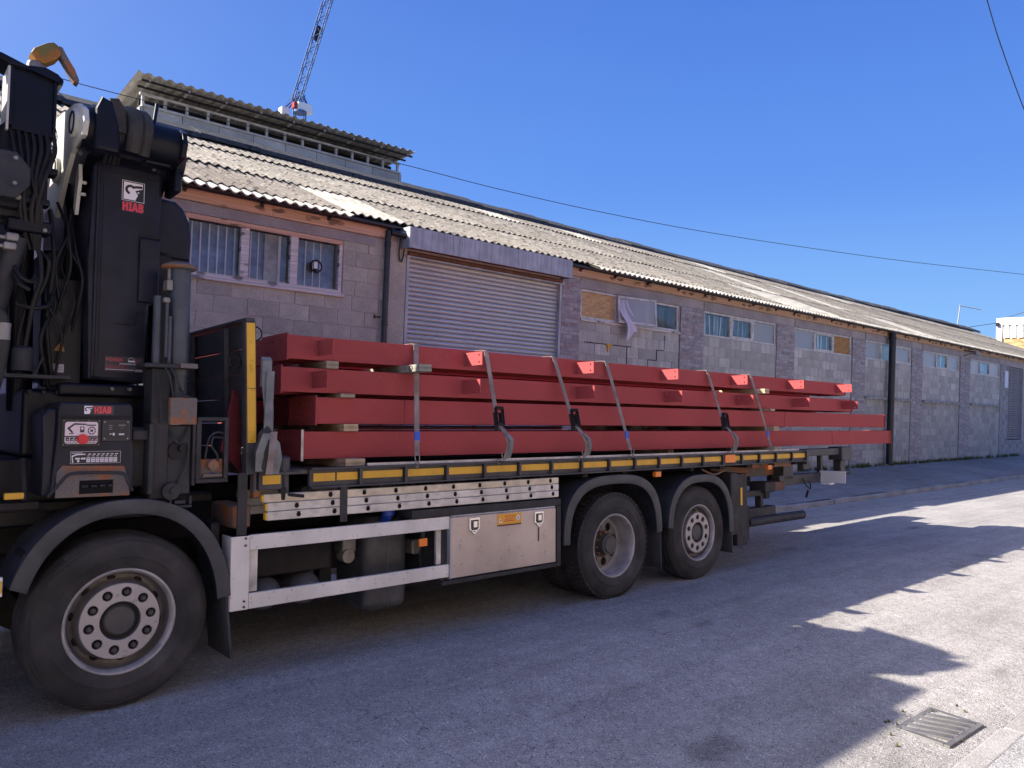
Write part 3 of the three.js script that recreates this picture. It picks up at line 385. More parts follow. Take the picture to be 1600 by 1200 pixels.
{
  const rf = part(wh, 'roof', 'lichen stained corrugated cement roof'); const W = 1.05, rows = [[-0.02, 0.52], [0.32, 2.12], [2.3, 2.95], [5.1, SL - 5.1 + 0.02]], HX = 50.5;
  const variants = {}, sheetGeo = (r, v) => { const k = r + ',' + v; if (!variants[k]) { const g = variants[k] = merged(corr(7, 0.15, rows[r][1], 0.02, 0.014)), uv = g.attributes.uv; for (let i = 0; i < uv.count; i++) uv.setXY(i, uv.getX(i) + v * 0.77, uv.getY(i) + v * 0.59); } return variants[k]; };
  const white = new Set(['1,6', '3,12', '3,15', '2,20', '1,18', '1,19', '1,20', '3,21', '2,24', '1,26', '1,27', '3,30']);
  for (let r = 0; r < rows.length; r++) for (let i = 0; i < 49; i++) {
    const x = -0.95 + i * W; if (r === 0 && x > 5.2 && x < 9.6) continue;
    const m = r === 0 ? M.sheetWhite[(i * 5) % 2] : white.has(r + ',' + i) ? M.sheetWhite[1] : (i < 6 && r === 1 && rnd() < 0.8) ? M.sheetOld[i % 2] : M.sheet[Math.floor(rnd() * 5)];
    const s = add(rf, 'roof_sheet', sheetGeo(r, Math.floor(rnd() * 3)), m), d = rows[r][0], nrm = 0.038 + (r === 0 ? 0 : 0.004) + rr(0, 0.006) + (r === 2 && i < 6 ? 0.03 - i * 0.005 : 0);
    s.rotation.x = PITCH - (r === 0 ? 0.045 : 0.014) + rr(-0.003, 0.003); s.position.set(x + rr(-0.008, 0.008), 4.345 + Math.sin(PITCH) * d + Math.cos(PITCH) * nrm, -9.7 - Math.cos(PITCH) * d + Math.sin(PITCH) * nrm);
  }
  const rg = merged(extX([[-0.72, -0.29], [-0.7, -0.2], [-0.08, 0.12], [0.08, 0.12], [0.75, -0.18], [0.78, -0.28], [0.72, -0.28], [0, 0.03], [-0.7, -0.3]].map(([z, y]) => [z + RZ, y + RY + 0.04]), 0, 1.2));
  for (let x = -1; x < HX - 0.5; x += 1.21) { const m = add(rf, 'ridge_tile', rg, M.ridge); m.position.set(x, rr(-0.02, 0.02) - 0.08 * Math.sin(clamp((x - 4) / 40) * Math.PI), rr(-0.015, 0.015)); }
  add(rf, 'rear_slope', extX([[RZ, RY], [-24, 3.95], [-24, 3.9], [RZ, RY - 0.05]], -14, HX), M.sheet[1]);
  add(rf, 'front_slope', extX([[RZ, RY - 0.03], [-9.85, 4.41], [-9.85, 4.36], [RZ, RY - 0.08]], -14, -0.96), M.sheet[1]);
  add(rf, 'lining', extX([[RZ, RY - 0.06], [-9.9, 4.405], [-9.9, 4.385], [RZ, RY - 0.08]], -0.95, HX), M.ridge);
}
// ------------------------------------------------------------------ taller concrete building behind
{
  const t = thing('concrete_building', 'grey concrete building with a metal canopy roof rising behind the warehouse', 'building', [5.02, 7.49, -20.0]); t.scale.setScalar(1.55);
  add(t, 'lower_wall', B(-0.05, 4.95, -5.2, -0.102, -1.6, -0.01), M.concrete[2]);
  const L = 4.78, x0 = 0.08;
  for (let i = 0; i < 8; i++) add(t, 'wall_slab', B(x0 + i * L / 8 + 0.004, x0 + (i + 1) * L / 8 - 0.004, -0.1, 0.76, -0.12, rr(-0.004, 0.004), 0.006), M.concrete[(i * 2 + (i >> 1)) % 3]);
  add(t, 'coping', B(x0 - 0.03, x0 + L + 0.03, 0.762, 0.80, -0.14, 0.03, 0.005), M.concrete[1]);
  add(t, 'side_wall', B(x0 - 0.06, x0 - 0.002, -0.1, 0.758, -1.5, 0, 0.004), M.concrete[2]); add(t, 'side_wall', B(x0 + L + 0.002, x0 + L + 0.06, -0.1, 0.758, -1.5, 0, 0.004), M.concrete[2]);
  add(t, 'rear_wall', B(x0, x0 + L, -0.1, 1.0, -1.6, -1.501), M.concrete[2]); add(t, 'shade_panel', B(x0, x0 + L, 0.8, 0.97, -0.34, -0.3), M.black);  // black panel added as the shade inside the openings behind the posts
  for (let i = 0; i <= 14; i++) add(t, 'post', B(x0 + i * L / 14 - 0.02, x0 + i * L / 14 + 0.02, 0.802, 0.962, -0.09, -0.045), M.frameWhite);
  add(t, 'top_rail', B(x0 - 0.05, x0 + L + 0.05, 0.964, 1.0, -0.1, -0.04, 0.004), M.frameWhite);
  for (let i = 0; i < 9; i++) add(t, 'rafter', beamBox([x0 + i * L / 8, 0.985, -1.55], [x0 + i * L / 8, 1.09, 0.3], 0.03, 0.04), M.concrete[2]);
  for (const [y, z] of [[1.035, 0.02], [1.06, 0.26]]) add(t, 'purlin', B(x0 - 0.12, x0 + L + 0.12, y, y + 0.03, z, z + 0.03), M.chassis);
  const trap = (a) => clamp(Math.cos(a) * 2.2, -1, 1), cg = merged(corr(2, 0.16, 2.05, 0.014, 0.005, trap));
  for (let i = 0; i < 16; i++) { const s = add(t, 'canopy_sheet', cg, M.metalRoof[(i * 3 + (i >> 2)) % 2]); s.position.set(-0.12 + i * 0.32, 1.145 + rr(0, 0.004), 0.40 + rr(-0.012, 0.012)); s.rotation.x = -R(3.6); }
}
{ // tv aerial on the far gable end
  const t = thing('tv_aerial', 'thin television aerial on a tilted pole at the far end of the roof ridge', 'aerial', [49.4, 7.08, -16.2]); t.scale.setScalar(1.3);
  add(t, 'pole', bar([0, -0.1, 0], [0.35, 1.05, 0], 0.025), M.aerial); add(t, 'boom', bar([0.25, 1.0, 0.0], [1.0, 0.85, 0.65], 0.016), M.aerial);
  for (let i = 0; i < 6; i++) { const k = i / 5, c = [0.25 + 0.75 * k, 1.0 - 0.15 * k, 0.65 * k]; add(t, 'element', bar([c[0], c[1] - 0.05, c[2]], [c[0], c[1] + 0.05, c[2]], 0.007, 5), M.aerial); }
}
{ // brick building beyond
  const t = thing('brick_building', 'orange brick building with white ribbed fascia beyond the warehouse end', 'building', [57, -1.36, -16.25]); t.scale.setScalar(1.21);
  add(t, 'wall', B(0, 9, 0, 6.9, 0.25, 9, 0), M.brickFar);
  add(t, 'corner_post', B(-0.12, 0.2, 0, 8.0, -0.02, 0.25), M.whitePaint);
  add(t, 'fascia', [B(-0.16, 9.1, 7.62, 8.0, 0.255, 9.1), B(-0.02, 9.0, 6.9, 7.6, 0.3, 9)], M.whitePaint);
  for (let i = 0; i < 24; i++) add(t, 'rib', B(-0.1, -0.022, 6.92, 7.6, 0.36 + i * 0.33, 0.56 + i * 0.33), M.whitePaint);
  add(t, 'roof', B(0, 9, 7.6, 7.8, 0.26, 9), M.render_);
  add(t, 'bracket', B(-0.3, -0.125, 7.55, 7.75, 0.0, 0.12), M.chassis);
}

{ // blue luffing tower crane far behind
  const t = thing('tower_crane', 'distant blue lattice tower crane with raised jib and white counterweight', 'tower crane', [60.6, -0.5, -131.9]);
  const lattice = (a, b, w, step, r) => {
    const A = V(a), Bv = V(b), D = Bv.clone().sub(A), L = D.length(), u = D.clone().normalize(), s = new THREE.Vector3(0.8, 0, 0.6).cross(u).normalize(), q = s.clone().cross(u).normalize(), gs = [];
    const pt = (k, i) => { const c = A.clone().addScaledVector(u, k); c.addScaledVector(s, (i & 1 ? 1 : -1) * w / 2).addScaledVector(q, (i & 2 ? 1 : -1) * w / 2); return c.toArray(); };
    for (let i = 0; i < 4; i++) gs.push(bar(pt(0, i), pt(L, i), r, 5));
    for (let k = 0, j = 0; k < L - step; k += step, j++) for (const [i1, i2] of [[0, 1], [1, 3], [3, 2], [2, 0]]) gs.push(j % 2 ? bar(pt(k, i1), pt(k + step, i2), r * 0.6, 4) : bar(pt(k, i2), pt(k + step, i1), r * 0.6, 4));
    return gs;
  };
  add(t, 'mast', lattice([0.1, 0, 0], [0.1, 54.0, 0], 1.9, 2, 0.13), M.craneBlue);
  add(t, 'jib', lattice([-0.6, 55.6, -0.3], [5.0, 84.5, 5.2], 1.35, 1.5, 0.11), M.craneBlue);
  add(t, 'jib_panel', beamBox([1.75, 67.2, 2.1], [2.15, 69.8, 2.5], 1.0, 0.5), M.chassis);
  add(t, 'counter_jib', [bar([-0.6, 56.5, -0.3], [-2.3, 54.3, -1.8], 0.14), bar([0.0, 57.0, 0], [-1.6, 54.3, -1.6], 0.14), bar([0.6, 57.2, 0], [1.9, 54.6, 0.2], 0.14), bar([0.2, 58.0, 0], [1.7, 55.6, 0.1], 0.09), bar([-0.5, 58.5, 0], [-2.5, 54.3, -1.8], 0.05)], M.craneBlue);
  add(t, 'counterweight', [B(-2.9, -1.4, 52.9, 54.5, -2.6, -1.0, 0.05)], M.whitePaint);
  add(t, 'machine_deck', [B(-0.6, 2.1, 54.0, 55.6, -0.9, 0.9, 0.1), B(1.9, 2.5, 54.2, 55.0, -0.5, 0.5)], M.whitePaint);
  add(t, 'cab', [B(-1.3, -0.62, 54.3, 55.4, -0.5, 0.6, 0.05)], M.cabRed);
  add(t, 'slew_ring', [cyl(1.3, 1.3, 0.4, 'y', 0.1, 53.85, 0), lattice([-0.2, 55.5, 0], [0.4, 57.6, 0], 1.0, 1, 0.1)].flat(), M.craneBlue);
}
{ // overhead cables
  const wire = (label, pts, r) => { const t = thing('overhead_wire', label, 'cable', pts[0], 'overhead cables'); add(t, 'wire', tube(pts.map((p) => p.map((c, i) => c - pts[0][i])), r, 60, 5), M.wire); };
  wire('long thin overhead cable running above the whole warehouse roof', [[2.07, 7.81, -17.05], [3.62, 7.63, -16.62], [9.43, 7.21, -14.99], [11.56, 7.03, -14.39], [14.03, 6.89, -13.7], [17.03, 6.8, -12.86], [20.45, 6.8, -11.9], [25.89, 6.9, -10.38], [32.64, 7.16, -8.49], [35.83, 7.3, -7.6]], 0.009);
  wire('overhead cable dropping through the top right corner of the sky', [[17.6, 12.6, -6], [19.36, 11.79, -6], [20.54, 11.0, -6], [22.7, 9.89, -6], [25.5, 8.9, -6]], 0.012);
  wire('short cable reaching the corner of the orange brick building', [[53.9, 7.2, -19.4], [57, 8.03, -16.28]], 0.02);
  wire('cable rising from the brick building roof out of the picture', [[57, 8.4, -15.64], [57, 8.7, -14.67], [57, 9.55, -12.73]], 0.02);
}
{ // unseen terrace opposite; its peach render is made up, to bounce warm light
  const t = thing('terrace', 'unseen terrace across the street behind the viewer, peach front made up for warm bounce', 'building', [0, 0, 2.4]);
  const xs = range(-14, 26, 4); const s = shapeOf([[-18, -0.3], [30, -0.3], [30, 5.4], [-18, 5.4]]);
  const hole = (x0, x1, y0, y1) => s.holes.push(new THREE.Path([[x0, y0], [x0, y1], [x1, y1], [x1, y0]].map((p) => new THREE.Vector2(...p))));
  xs.forEach((x) => { hole(x, x + 1.1, 1.0, 2.4); hole(x, x + 1.1, 3.5, 4.8); hole(x + 2.0, x + 2.9, 0.15, 2.3); });
  add(t, 'wall', ext(s, 0, 0.3), M.peach); add(t, 'roof', extX([[-0.2, 5.4], [-0.2, 5.5], [3.5, 7.6], [7, 5.5], [7, 5.4]], -18, 30), M.ridge); add(t, 'rear_wall', [B(-18, 30, -0.3, 5.39, 6.6, 6.8), B(-18, -17.7, -0.3, 5.39, 0.31, 6.59), B(29.7, 30, -0.3, 5.39, 0.31, 6.59)], M.brick);
  xs.forEach((x) => { for (const [y0, y1] of [[1.0, 2.4], [3.5, 4.8]]) { const w = part(t, 'window'); add(w, 'frame', [B(x, x + 1.1, y0, y0 + 0.07, 0.06, 0.14), B(x, x + 1.1, y1 - 0.07, y1, 0.06, 0.14), B(x, x + 0.07, y0 + 0.07, y1 - 0.07, 0.06, 0.14), B(x + 1.03, x + 1.1, y0 + 0.07, y1 - 0.07, 0.06, 0.14), B(x + 0.07, x + 1.03, (y0 + y1) / 2 - 0.03, (y0 + y1) / 2 + 0.03, 0.06, 0.13)], M.whitePaint); add(w, 'pane', B(x + 0.07, x + 1.03, y0 + 0.07, y1 - 0.07, 0.1, 0.105), M.glass); add(w, 'blind', B(x + 0.05, x + 1.05, y0 + 0.05, y1 - 0.05, 0.26, 0.27), M.blind); add(w, 'sill', B(x - 0.08, x + 1.18, y0 - 0.1, y0 - 0.003, -0.06, 0.13), M.concrete[1]); } add(t, 'door', B(x + 2.0, x + 2.9, 0.15, 2.3, 0.1, 0.15), M.cabRed); });
}

// ------------------------------------------------------------------ the crane lorry: local x along, y up, z = 0 at its near side, negative inwards; it leans with the camber
const TILT = -R(3), truck = thing('crane_lorry', 'dark flatbed lorry with a folded loader crane, parked along the kerb', 'lorry', [0, 0, -4.6]); truck.rotation.x = TILT; truck.updateMatrixWorld(true);
function ring2(cx, cy, a, b, n, a0, a1, k = 40) { const o = []; for (let i = 0; i <= k; i++) { const t = R(lerp(a0, a1, i / k)), c = Math.cos(t), s = Math.sin(t); o.push([cx + a * Math.sign(c) * Math.abs(c) ** (2 / n), cy + b * Math.sign(s) * Math.abs(s) ** (2 / n)]); } return o; }
{ // chassis
  add(truck, 'chassis_rail', B(-2.4, 9.2, 0.82, 1.08, -0.93, -0.85, 0.01), M.chassis); add(truck, 'chassis_rail', B(-2.4, 9.2, 0.82, 1.08, -1.65, -1.57, 0.01), M.chassis);
  for (const x of [0.1, 2.3, 3.6, 5.0, 6.13, 7.5, 9.0]) add(truck, 'crossmember', B(x - 0.05, x + 0.05, 0.86, 1.04, -1.57, -0.93), M.chassis);
  for (const x of [-0.75, 1.203, 5.47, 6.825]) add(truck, 'axle', [cyl(0.07, 0.07, 2.1, 'z', x, 0.49, -1.25, 16), x > 5 && x < 6 ? new THREE.SphereGeometry(0.2, 20, 14).translate(x, 0.5, -1.25) : B(x - 0.06, x + 0.06, 0.42, 0.52, -1.7, -0.8)], M.chassis);
  add(truck, 'subframe', [B(1.95, 9.1, 1.085, 1.19, -0.98, -0.82), B(1.95, 9.1, 1.085, 1.19, -1.68, -1.52)], M.chassis);
  for (let x = 2.3; x < 9; x += 0.55) add(truck, 'cross_bearer', B(x, x + 0.06, 1.15, 1.188, -2.45, -0.05), M.chassis);
  add(truck, 'gearbox', [B(-0.6, 1.9, 0.55, 0.95, -1.5, -1.0, 0.08), cyl(0.09, 0.09, 3.6, 'x', 3.6, 0.72, -1.25, 16)], M.chassis);
}
// ---- wheels
const wheelProto = (() => {
  const lz = (pts, seg) => lathe(pts, seg).rotateX(Math.PI / 2);
  const tyre = (w, r, tread) => {
    const side = [[0.282, -0.03], [0.292, -0.014], [0.31, -0.006], [0.345, 0.0], [0.36, 0.003], [0.364, 0.006], [0.369, 0.003], [0.40, 0.004], [0.435, 0.0], [0.447, -0.004], [0.45, -0.001], [0.456, -0.004], [0.462, -0.012], [0.472, -0.018], [0.486, -0.034], [r, -0.058]], mid = [];
    const gr = tread ? [] : [0.27, 0.42, 0.58, 0.73]; for (const g of gr) mid.push([r, -(w * g - 0.007)], [r - 0.013, -(w * g - 0.004)], [r - 0.013, -(w * g + 0.004)], [r, -(w * g + 0.007)]);
    const back = side.map(([a, y]) => [a, -w - y]).reverse(); const gs = [lz([...side, ...mid, ...back].reverse(), 72)];
    if (tread) { gs.length = 0; gs.push(lz([...side.slice(0, -1), [r - 0.014, -0.05], [r - 0.014, -w + 0.05], ...back.slice(1)].reverse(), 72)); for (let i = 0; i < 60; i++) for (let j = 0; j < 4; j++) { const bx = B(-0.019, 0.019, r - 0.016, r, -(w * (0.07 + j * 0.22) + w * 0.2), -(w * (0.07 + j * 0.22)), 0); bx.rotateZ((i + (j % 2 ? 0.45 : 0) + (j > 1 ? 0.2 : 0)) / 60 * Math.PI * 2); gs.push(bx); } }
    return toCreasedNormals(merged(gs), R(35));
  };
  const circ = (n, f) => Array.from({ length: n }, (_, i) => f(i / n * Math.PI * 2, i));
  const steer = (tw) => {
    const g = new THREE.Group();
    add(g, 'tyre', tyre(tw, 0.497, false), M.tyre);
    add(g, 'rim_lip', lz([[0.272, -0.05], [0.277, -0.022], [0.285, -0.008], [0.293, -0.003], [0.299, -0.009], [0.299, -0.03]], 64), M.rimWorn);
    add(g, 'rim_barrel', lz([[0.21, -0.034], [0.219, -0.06], [0.227, -0.105], [0.24, -0.125], [0.258, -0.115], [0.268, -0.08], [0.272, -0.048]], 64), M.rimDull);
    const s = shapeOf(circ(64, (a) => [0.212 * Math.cos(a), 0.212 * Math.sin(a)]), [[0, 0, 0.108], ...circ(10, (a) => [0.163 * Math.cos(a), 0.163 * Math.sin(a), 0.0265])]);
    add(g, 'rim_disc', ext(s, -0.045, -0.02, 0.004, [], 40), M.rim);
    add(g, 'rim_back', cyl(0.208, 0.208, 0.02, 'z', 0, 0, -0.058, 40), M.black);
    for (let i = 0; i < 10; i++) { const a = i / 10 * Math.PI * 2; const n = add(g, 'wheel_nut', [cyl(0.015, 0.017, 0.034, 'z', 0, 0, 0, 6), cyl(0.008, 0.008, 0.012, 'z', 0, 0, 0.02, 8)], M.hub); n.position.set(0.163 * Math.cos(a), 0.163 * Math.sin(a), -0.032); const b = (i + 0.5) / 10 * Math.PI * 2; const h = add(g, 'hand_hole_shade', new THREE.SphereGeometry(1, 14, 8).scale(0.014, 0.024, 0.01), M.black); h.position.set(0.236 * Math.cos(b), 0.236 * Math.sin(b), -0.117); h.rotation.z = b; }  // black caps stand in for the shade inside the hand holes
    add(g, 'hub', lz([[0.0, -0.028], [0.07, -0.03], [0.082, -0.036], [0.086, -0.05], [0.104, -0.052], [0.107, -0.03], [0.11, -0.026], [0.11, -0.07]].reverse(), 40), M.hub);
    return g;
  };
  const drive = () => {
    const g = new THREE.Group();
    add(g, 'tyre', tyre(0.28, 0.497, true), M.tyre); const t2 = add(g, 'tyre', tyre(0.28, 0.497, true), M.tyre); t2.position.z = -0.33;
    add(g, 'rim_lip', lz([[0.272, -0.05], [0.277, -0.022], [0.285, -0.008], [0.293, -0.003], [0.299, -0.009], [0.299, -0.03]], 64), M.rimWorn);
    add(g, 'rim_barrel', lz([[0.225, -0.2], [0.25, -0.19], [0.262, -0.16], [0.266, -0.1], [0.272, -0.048]], 64), M.rimWorn);
    const s = shapeOf(circ(64, (a) => [0.232 * Math.cos(a), 0.232 * Math.sin(a)]), circ(8, (a) => [0.178 * Math.cos(a), 0.178 * Math.sin(a), 0.039]));
    add(g, 'rim_disc', ext(s, -0.205, -0.18, 0.004, [], 40), M.rimDull); add(g, 'rim_back', cyl(0.225, 0.225, 0.02, 'z', 0, 0, -0.225, 40), M.black);
    add(g, 'hub', [cyl(0.098, 0.11, 0.11, 'z', 0, 0, -0.13, 32), cyl(0.125, 0.125, 0.02, 'z', 0, 0, -0.168, 32), cyl(0.07, 0.085, 0.02, 'z', 0, 0, -0.066, 32)], M.hub);
    for (let i = 0; i < 10; i++) { const a = i / 10 * Math.PI * 2, n = add(g, 'wheel_nut', cyl(0.011, 0.012, 0.03, 'z', 0, 0, 0, 6), M.rusty); n.position.set(0.112 * Math.cos(a), 0.112 * Math.sin(a), -0.145); }
    return g;
  };
  return { steer, drive };
})();
{
  const put = (x, kind, tw, spin) => { const w = kind === 'drive' ? wheelProto.drive() : wheelProto.steer(tw); w.name = 'wheel'; w.position.set(x, 0.49, -0.05); w.children.forEach((c) => { if (c.name !== 'tyre') return; }); w.rotation.z = spin; truck.add(w); const f = w.clone(); f.position.z = -2.45; f.rotation.set(0, Math.PI, spin); truck.add(f); };
  put(1.215, 'steer', 0.30, R(8)); put(5.49, 'drive', 0.28, R(11)); put(6.845, 'steer', 0.29, R(17)); put(-0.78, 'steer', 0.30, 0);
}
{ // mudguards and flaps
  const guard = (cx, cy, a, b, n, a0, a1, lip, label) => {
    const g = part(truck, 'mudguard', label), outer = ring2(cx, cy, a, b, n, a0, a1), inner = ring2(cx, cy, a - 0.018, b - 0.018, n, a0, a1).reverse(), lipIn = ring2(cx, cy, a - lip, b - lip, n, a0, a1).reverse();
    add(g, 'shell', toCreasedNormals(ext([...outer, ...inner], -0.46, -0.018), R(30)), M.fender); add(g, 'lip', toCreasedNormals(ext([...outer, ...lipIn], -0.018, 0.002, 0.006), R(30)), M.fender); return g;
  };
  const flap = (x, y0, y1, lean) => { const f = add(truck, 'mud_flap', B(-0.008, 0.008, y0 - y1, 0, -0.38, 0.0, 0.004), M.flap); f.position.set(x, y1, -0.02); f.rotation.z = lean; };
  guard(1.225, 0.46, 0.60, 0.725, 2.25, 6, 159, 0.085, 'wide front mudguard over the steering wheel'); guard(5.445, 0.5, 0.70, 0.66, 3.0, 2, 178, 0.085); guard(6.835, 0.5, 0.59, 0.61, 2.6, -2, 175, 0.08);
  flap(1.80, 0.16, 0.56, R(6)); flap(6.14, 0.2, 0.62, R(2)); flap(7.42, 0.22, 0.55, R(2));
  add(truck, 'guard_stay', [bar([1.7, 0.98, -0.2], [2.0, 0.98, -0.6], 0.018), B(1.72, 1.78, 0.86, 1.0, -0.3, -0.1, 0.01)], M.chassis); add(truck, 'guard_stay', B(0.72, 0.80, 0.82, 0.93, -0.3, -0.05, 0.02), M.chassis);
}
{ // sideguard, tool box, tanks
  const sg = part(truck, 'sideguard', 'pale painted side guard rails between the wheels');
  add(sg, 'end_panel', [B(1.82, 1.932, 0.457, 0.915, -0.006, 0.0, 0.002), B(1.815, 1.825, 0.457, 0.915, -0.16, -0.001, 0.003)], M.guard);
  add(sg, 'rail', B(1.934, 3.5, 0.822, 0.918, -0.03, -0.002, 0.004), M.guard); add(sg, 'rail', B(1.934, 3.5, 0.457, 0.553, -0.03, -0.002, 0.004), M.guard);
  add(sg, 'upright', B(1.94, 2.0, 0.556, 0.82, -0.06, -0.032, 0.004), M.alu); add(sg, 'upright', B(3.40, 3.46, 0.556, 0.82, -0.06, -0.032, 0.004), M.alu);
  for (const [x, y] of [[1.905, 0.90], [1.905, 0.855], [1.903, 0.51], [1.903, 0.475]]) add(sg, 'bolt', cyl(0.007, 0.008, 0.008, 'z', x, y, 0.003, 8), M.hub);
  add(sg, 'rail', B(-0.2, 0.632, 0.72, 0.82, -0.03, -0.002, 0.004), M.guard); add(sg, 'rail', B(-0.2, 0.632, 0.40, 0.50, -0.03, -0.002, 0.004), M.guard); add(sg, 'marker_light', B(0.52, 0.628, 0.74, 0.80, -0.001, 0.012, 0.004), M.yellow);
  const tb = part(truck, 'tool_box', 'scuffed steel tool box with two paddle latches');
  add(tb, 'body', B(3.44, 4.69, 0.405, 0.965, -0.55, -0.03, 0.005), M.iron);
  add(tb, 'surround', [B(3.15, 4.705, 0.925, 0.985, -0.5, 0.006, 0.004), B(4.655, 4.705, 0.40, 0.922, -0.5, 0.006, 0.004), B(3.43, 4.652, 0.40, 0.432, -0.5, 0.006, 0.004)], M.iron);
  const dr = add(tb, 'lid', B(3.51, 4.642, 0.442, 0.908, -0.028, 0.006, 0.006), M.door, 'brushed steel door with scratches');
  add(tb, 'hinge_edge', B(3.497, 3.508, 0.44, 0.912, -0.03, 0.012, 0.003), M.galv); add(tb, 'top_edge', B(3.51, 4.64, 0.91, 0.923, -0.03, 0.003, 0.003), M.galv);
  for (const x of [3.735, 4.435]) { const l = [[x - 0.052, 0.893], [x + 0.052, 0.893], [x + 0.052, 0.80], [x, 0.757], [x - 0.052, 0.80]]; add(tb, 'latch', ext(l, 0.006, 0.016, 0.003), M.chrome); add(tb, 'latch_well', ext(l.map(([a, b]) => [x + (a - x) * 0.72, 0.828 + (b - 0.828) * 0.72]), 0.0165, 0.018), M.hub); add(tb, 'latch_paddle', [B(x - 0.016, x + 0.022, 0.815, 0.865, 0.018, 0.024, 0.003), B(x - 0.03, x + 0.03, 0.787, 0.797, 0.018, 0.022, 0.002)], M.chrome); }
  add(tb, 'latch_stain', B(4.427, 4.443, 0.64, 0.755, 0.0055, 0.0078), M.hub, 'dark run below the right latch');
  add(truck, 'sun_block', B(1.95, 4.9, 0.28, 1.14, -2.48, -1.75, 0.02), M.iron);  // added box on the unseen side, keeps sun off the ground beneath
  const bb = part(truck, 'battery_box'); add(bb, 'case', B(2.0, 2.66, 0.58, 0.83, -0.75, -0.3, 0.02), M.chassis); add(bb, 'strap', B(2.2, 2.5, 0.8, 0.815, -0.3, -0.29), M.rustyBrown);
  for (const x of [2.2, 2.5]) add(truck, 'air_tank', new THREE.CapsuleGeometry(0.115, 0.55, 10, 24).rotateX(Math.PI / 2).translate(x, 0.455, -0.68), M.airTank);
  add(truck, 'air_tank_lower', new THREE.CapsuleGeometry(0.12, 0.8, 8, 20).rotateX(Math.PI / 2).translate(2.35, 0.42, -1.0), M.chassis);
  const at = part(truck, 'fluid_tank', 'ribbed grey plastic tank with blue cap'); add(at, 'tank', B(2.92, 3.30, 0.22, 0.93, -0.75, -0.26, 0.07), M.plasticTank); add(at, 'seam', B(3.11, 3.118, 0.26, 0.9, -0.27, -0.255, 0.003), M.airTank); add(at, 'cap', [cyl(0.046, 0.05, 0.05, 'y', 3.075, 0.965, -0.2, 18), bar([3.075, 0.95, -0.2], [3.1, 0.86, -0.33], 0.038, 14)], M.blueCap);
  add(truck, 'valve_block', [B(2.78, 2.9, 0.66, 0.78, -0.5, -0.35, 0.02), cyl(0.05, 0.05, 0.1, 'z', 2.82, 0.645, -0.38)], M.dullSteel); add(truck, 'valve_block', B(3.36, 3.5, 0.6, 0.72, -0.5, -0.3, 0.02), M.dullSteel);
  add(truck, 'marker_light', [B(3.25, 3.325, 0.705, 0.765, -0.06, -0.04, 0.006)], M.amber); add(truck, 'marker_stalk', B(3.27, 3.3, 0.765, 0.82, -0.06, -0.045), M.hose); add(truck, 'marker_wire', [tube([[3.28, 0.7, -0.06], [3.27, 0.63, -0.07], [3.29, 0.55, -0.08]], 0.006, 10, 5)], M.hose);
  add(truck, 'underbody_pipe', [tube([[1.95, 0.4, -0.8], [2.3, 0.34, -0.7], [2.7, 0.38, -0.75], [3.1, 0.3, -0.9]], 0.035, 24)], M.chassis); add(truck, 'hanger', B(2.62, 2.72, 0.45, 0.75, -0.5, -0.4, 0.01), M.chassis);
}
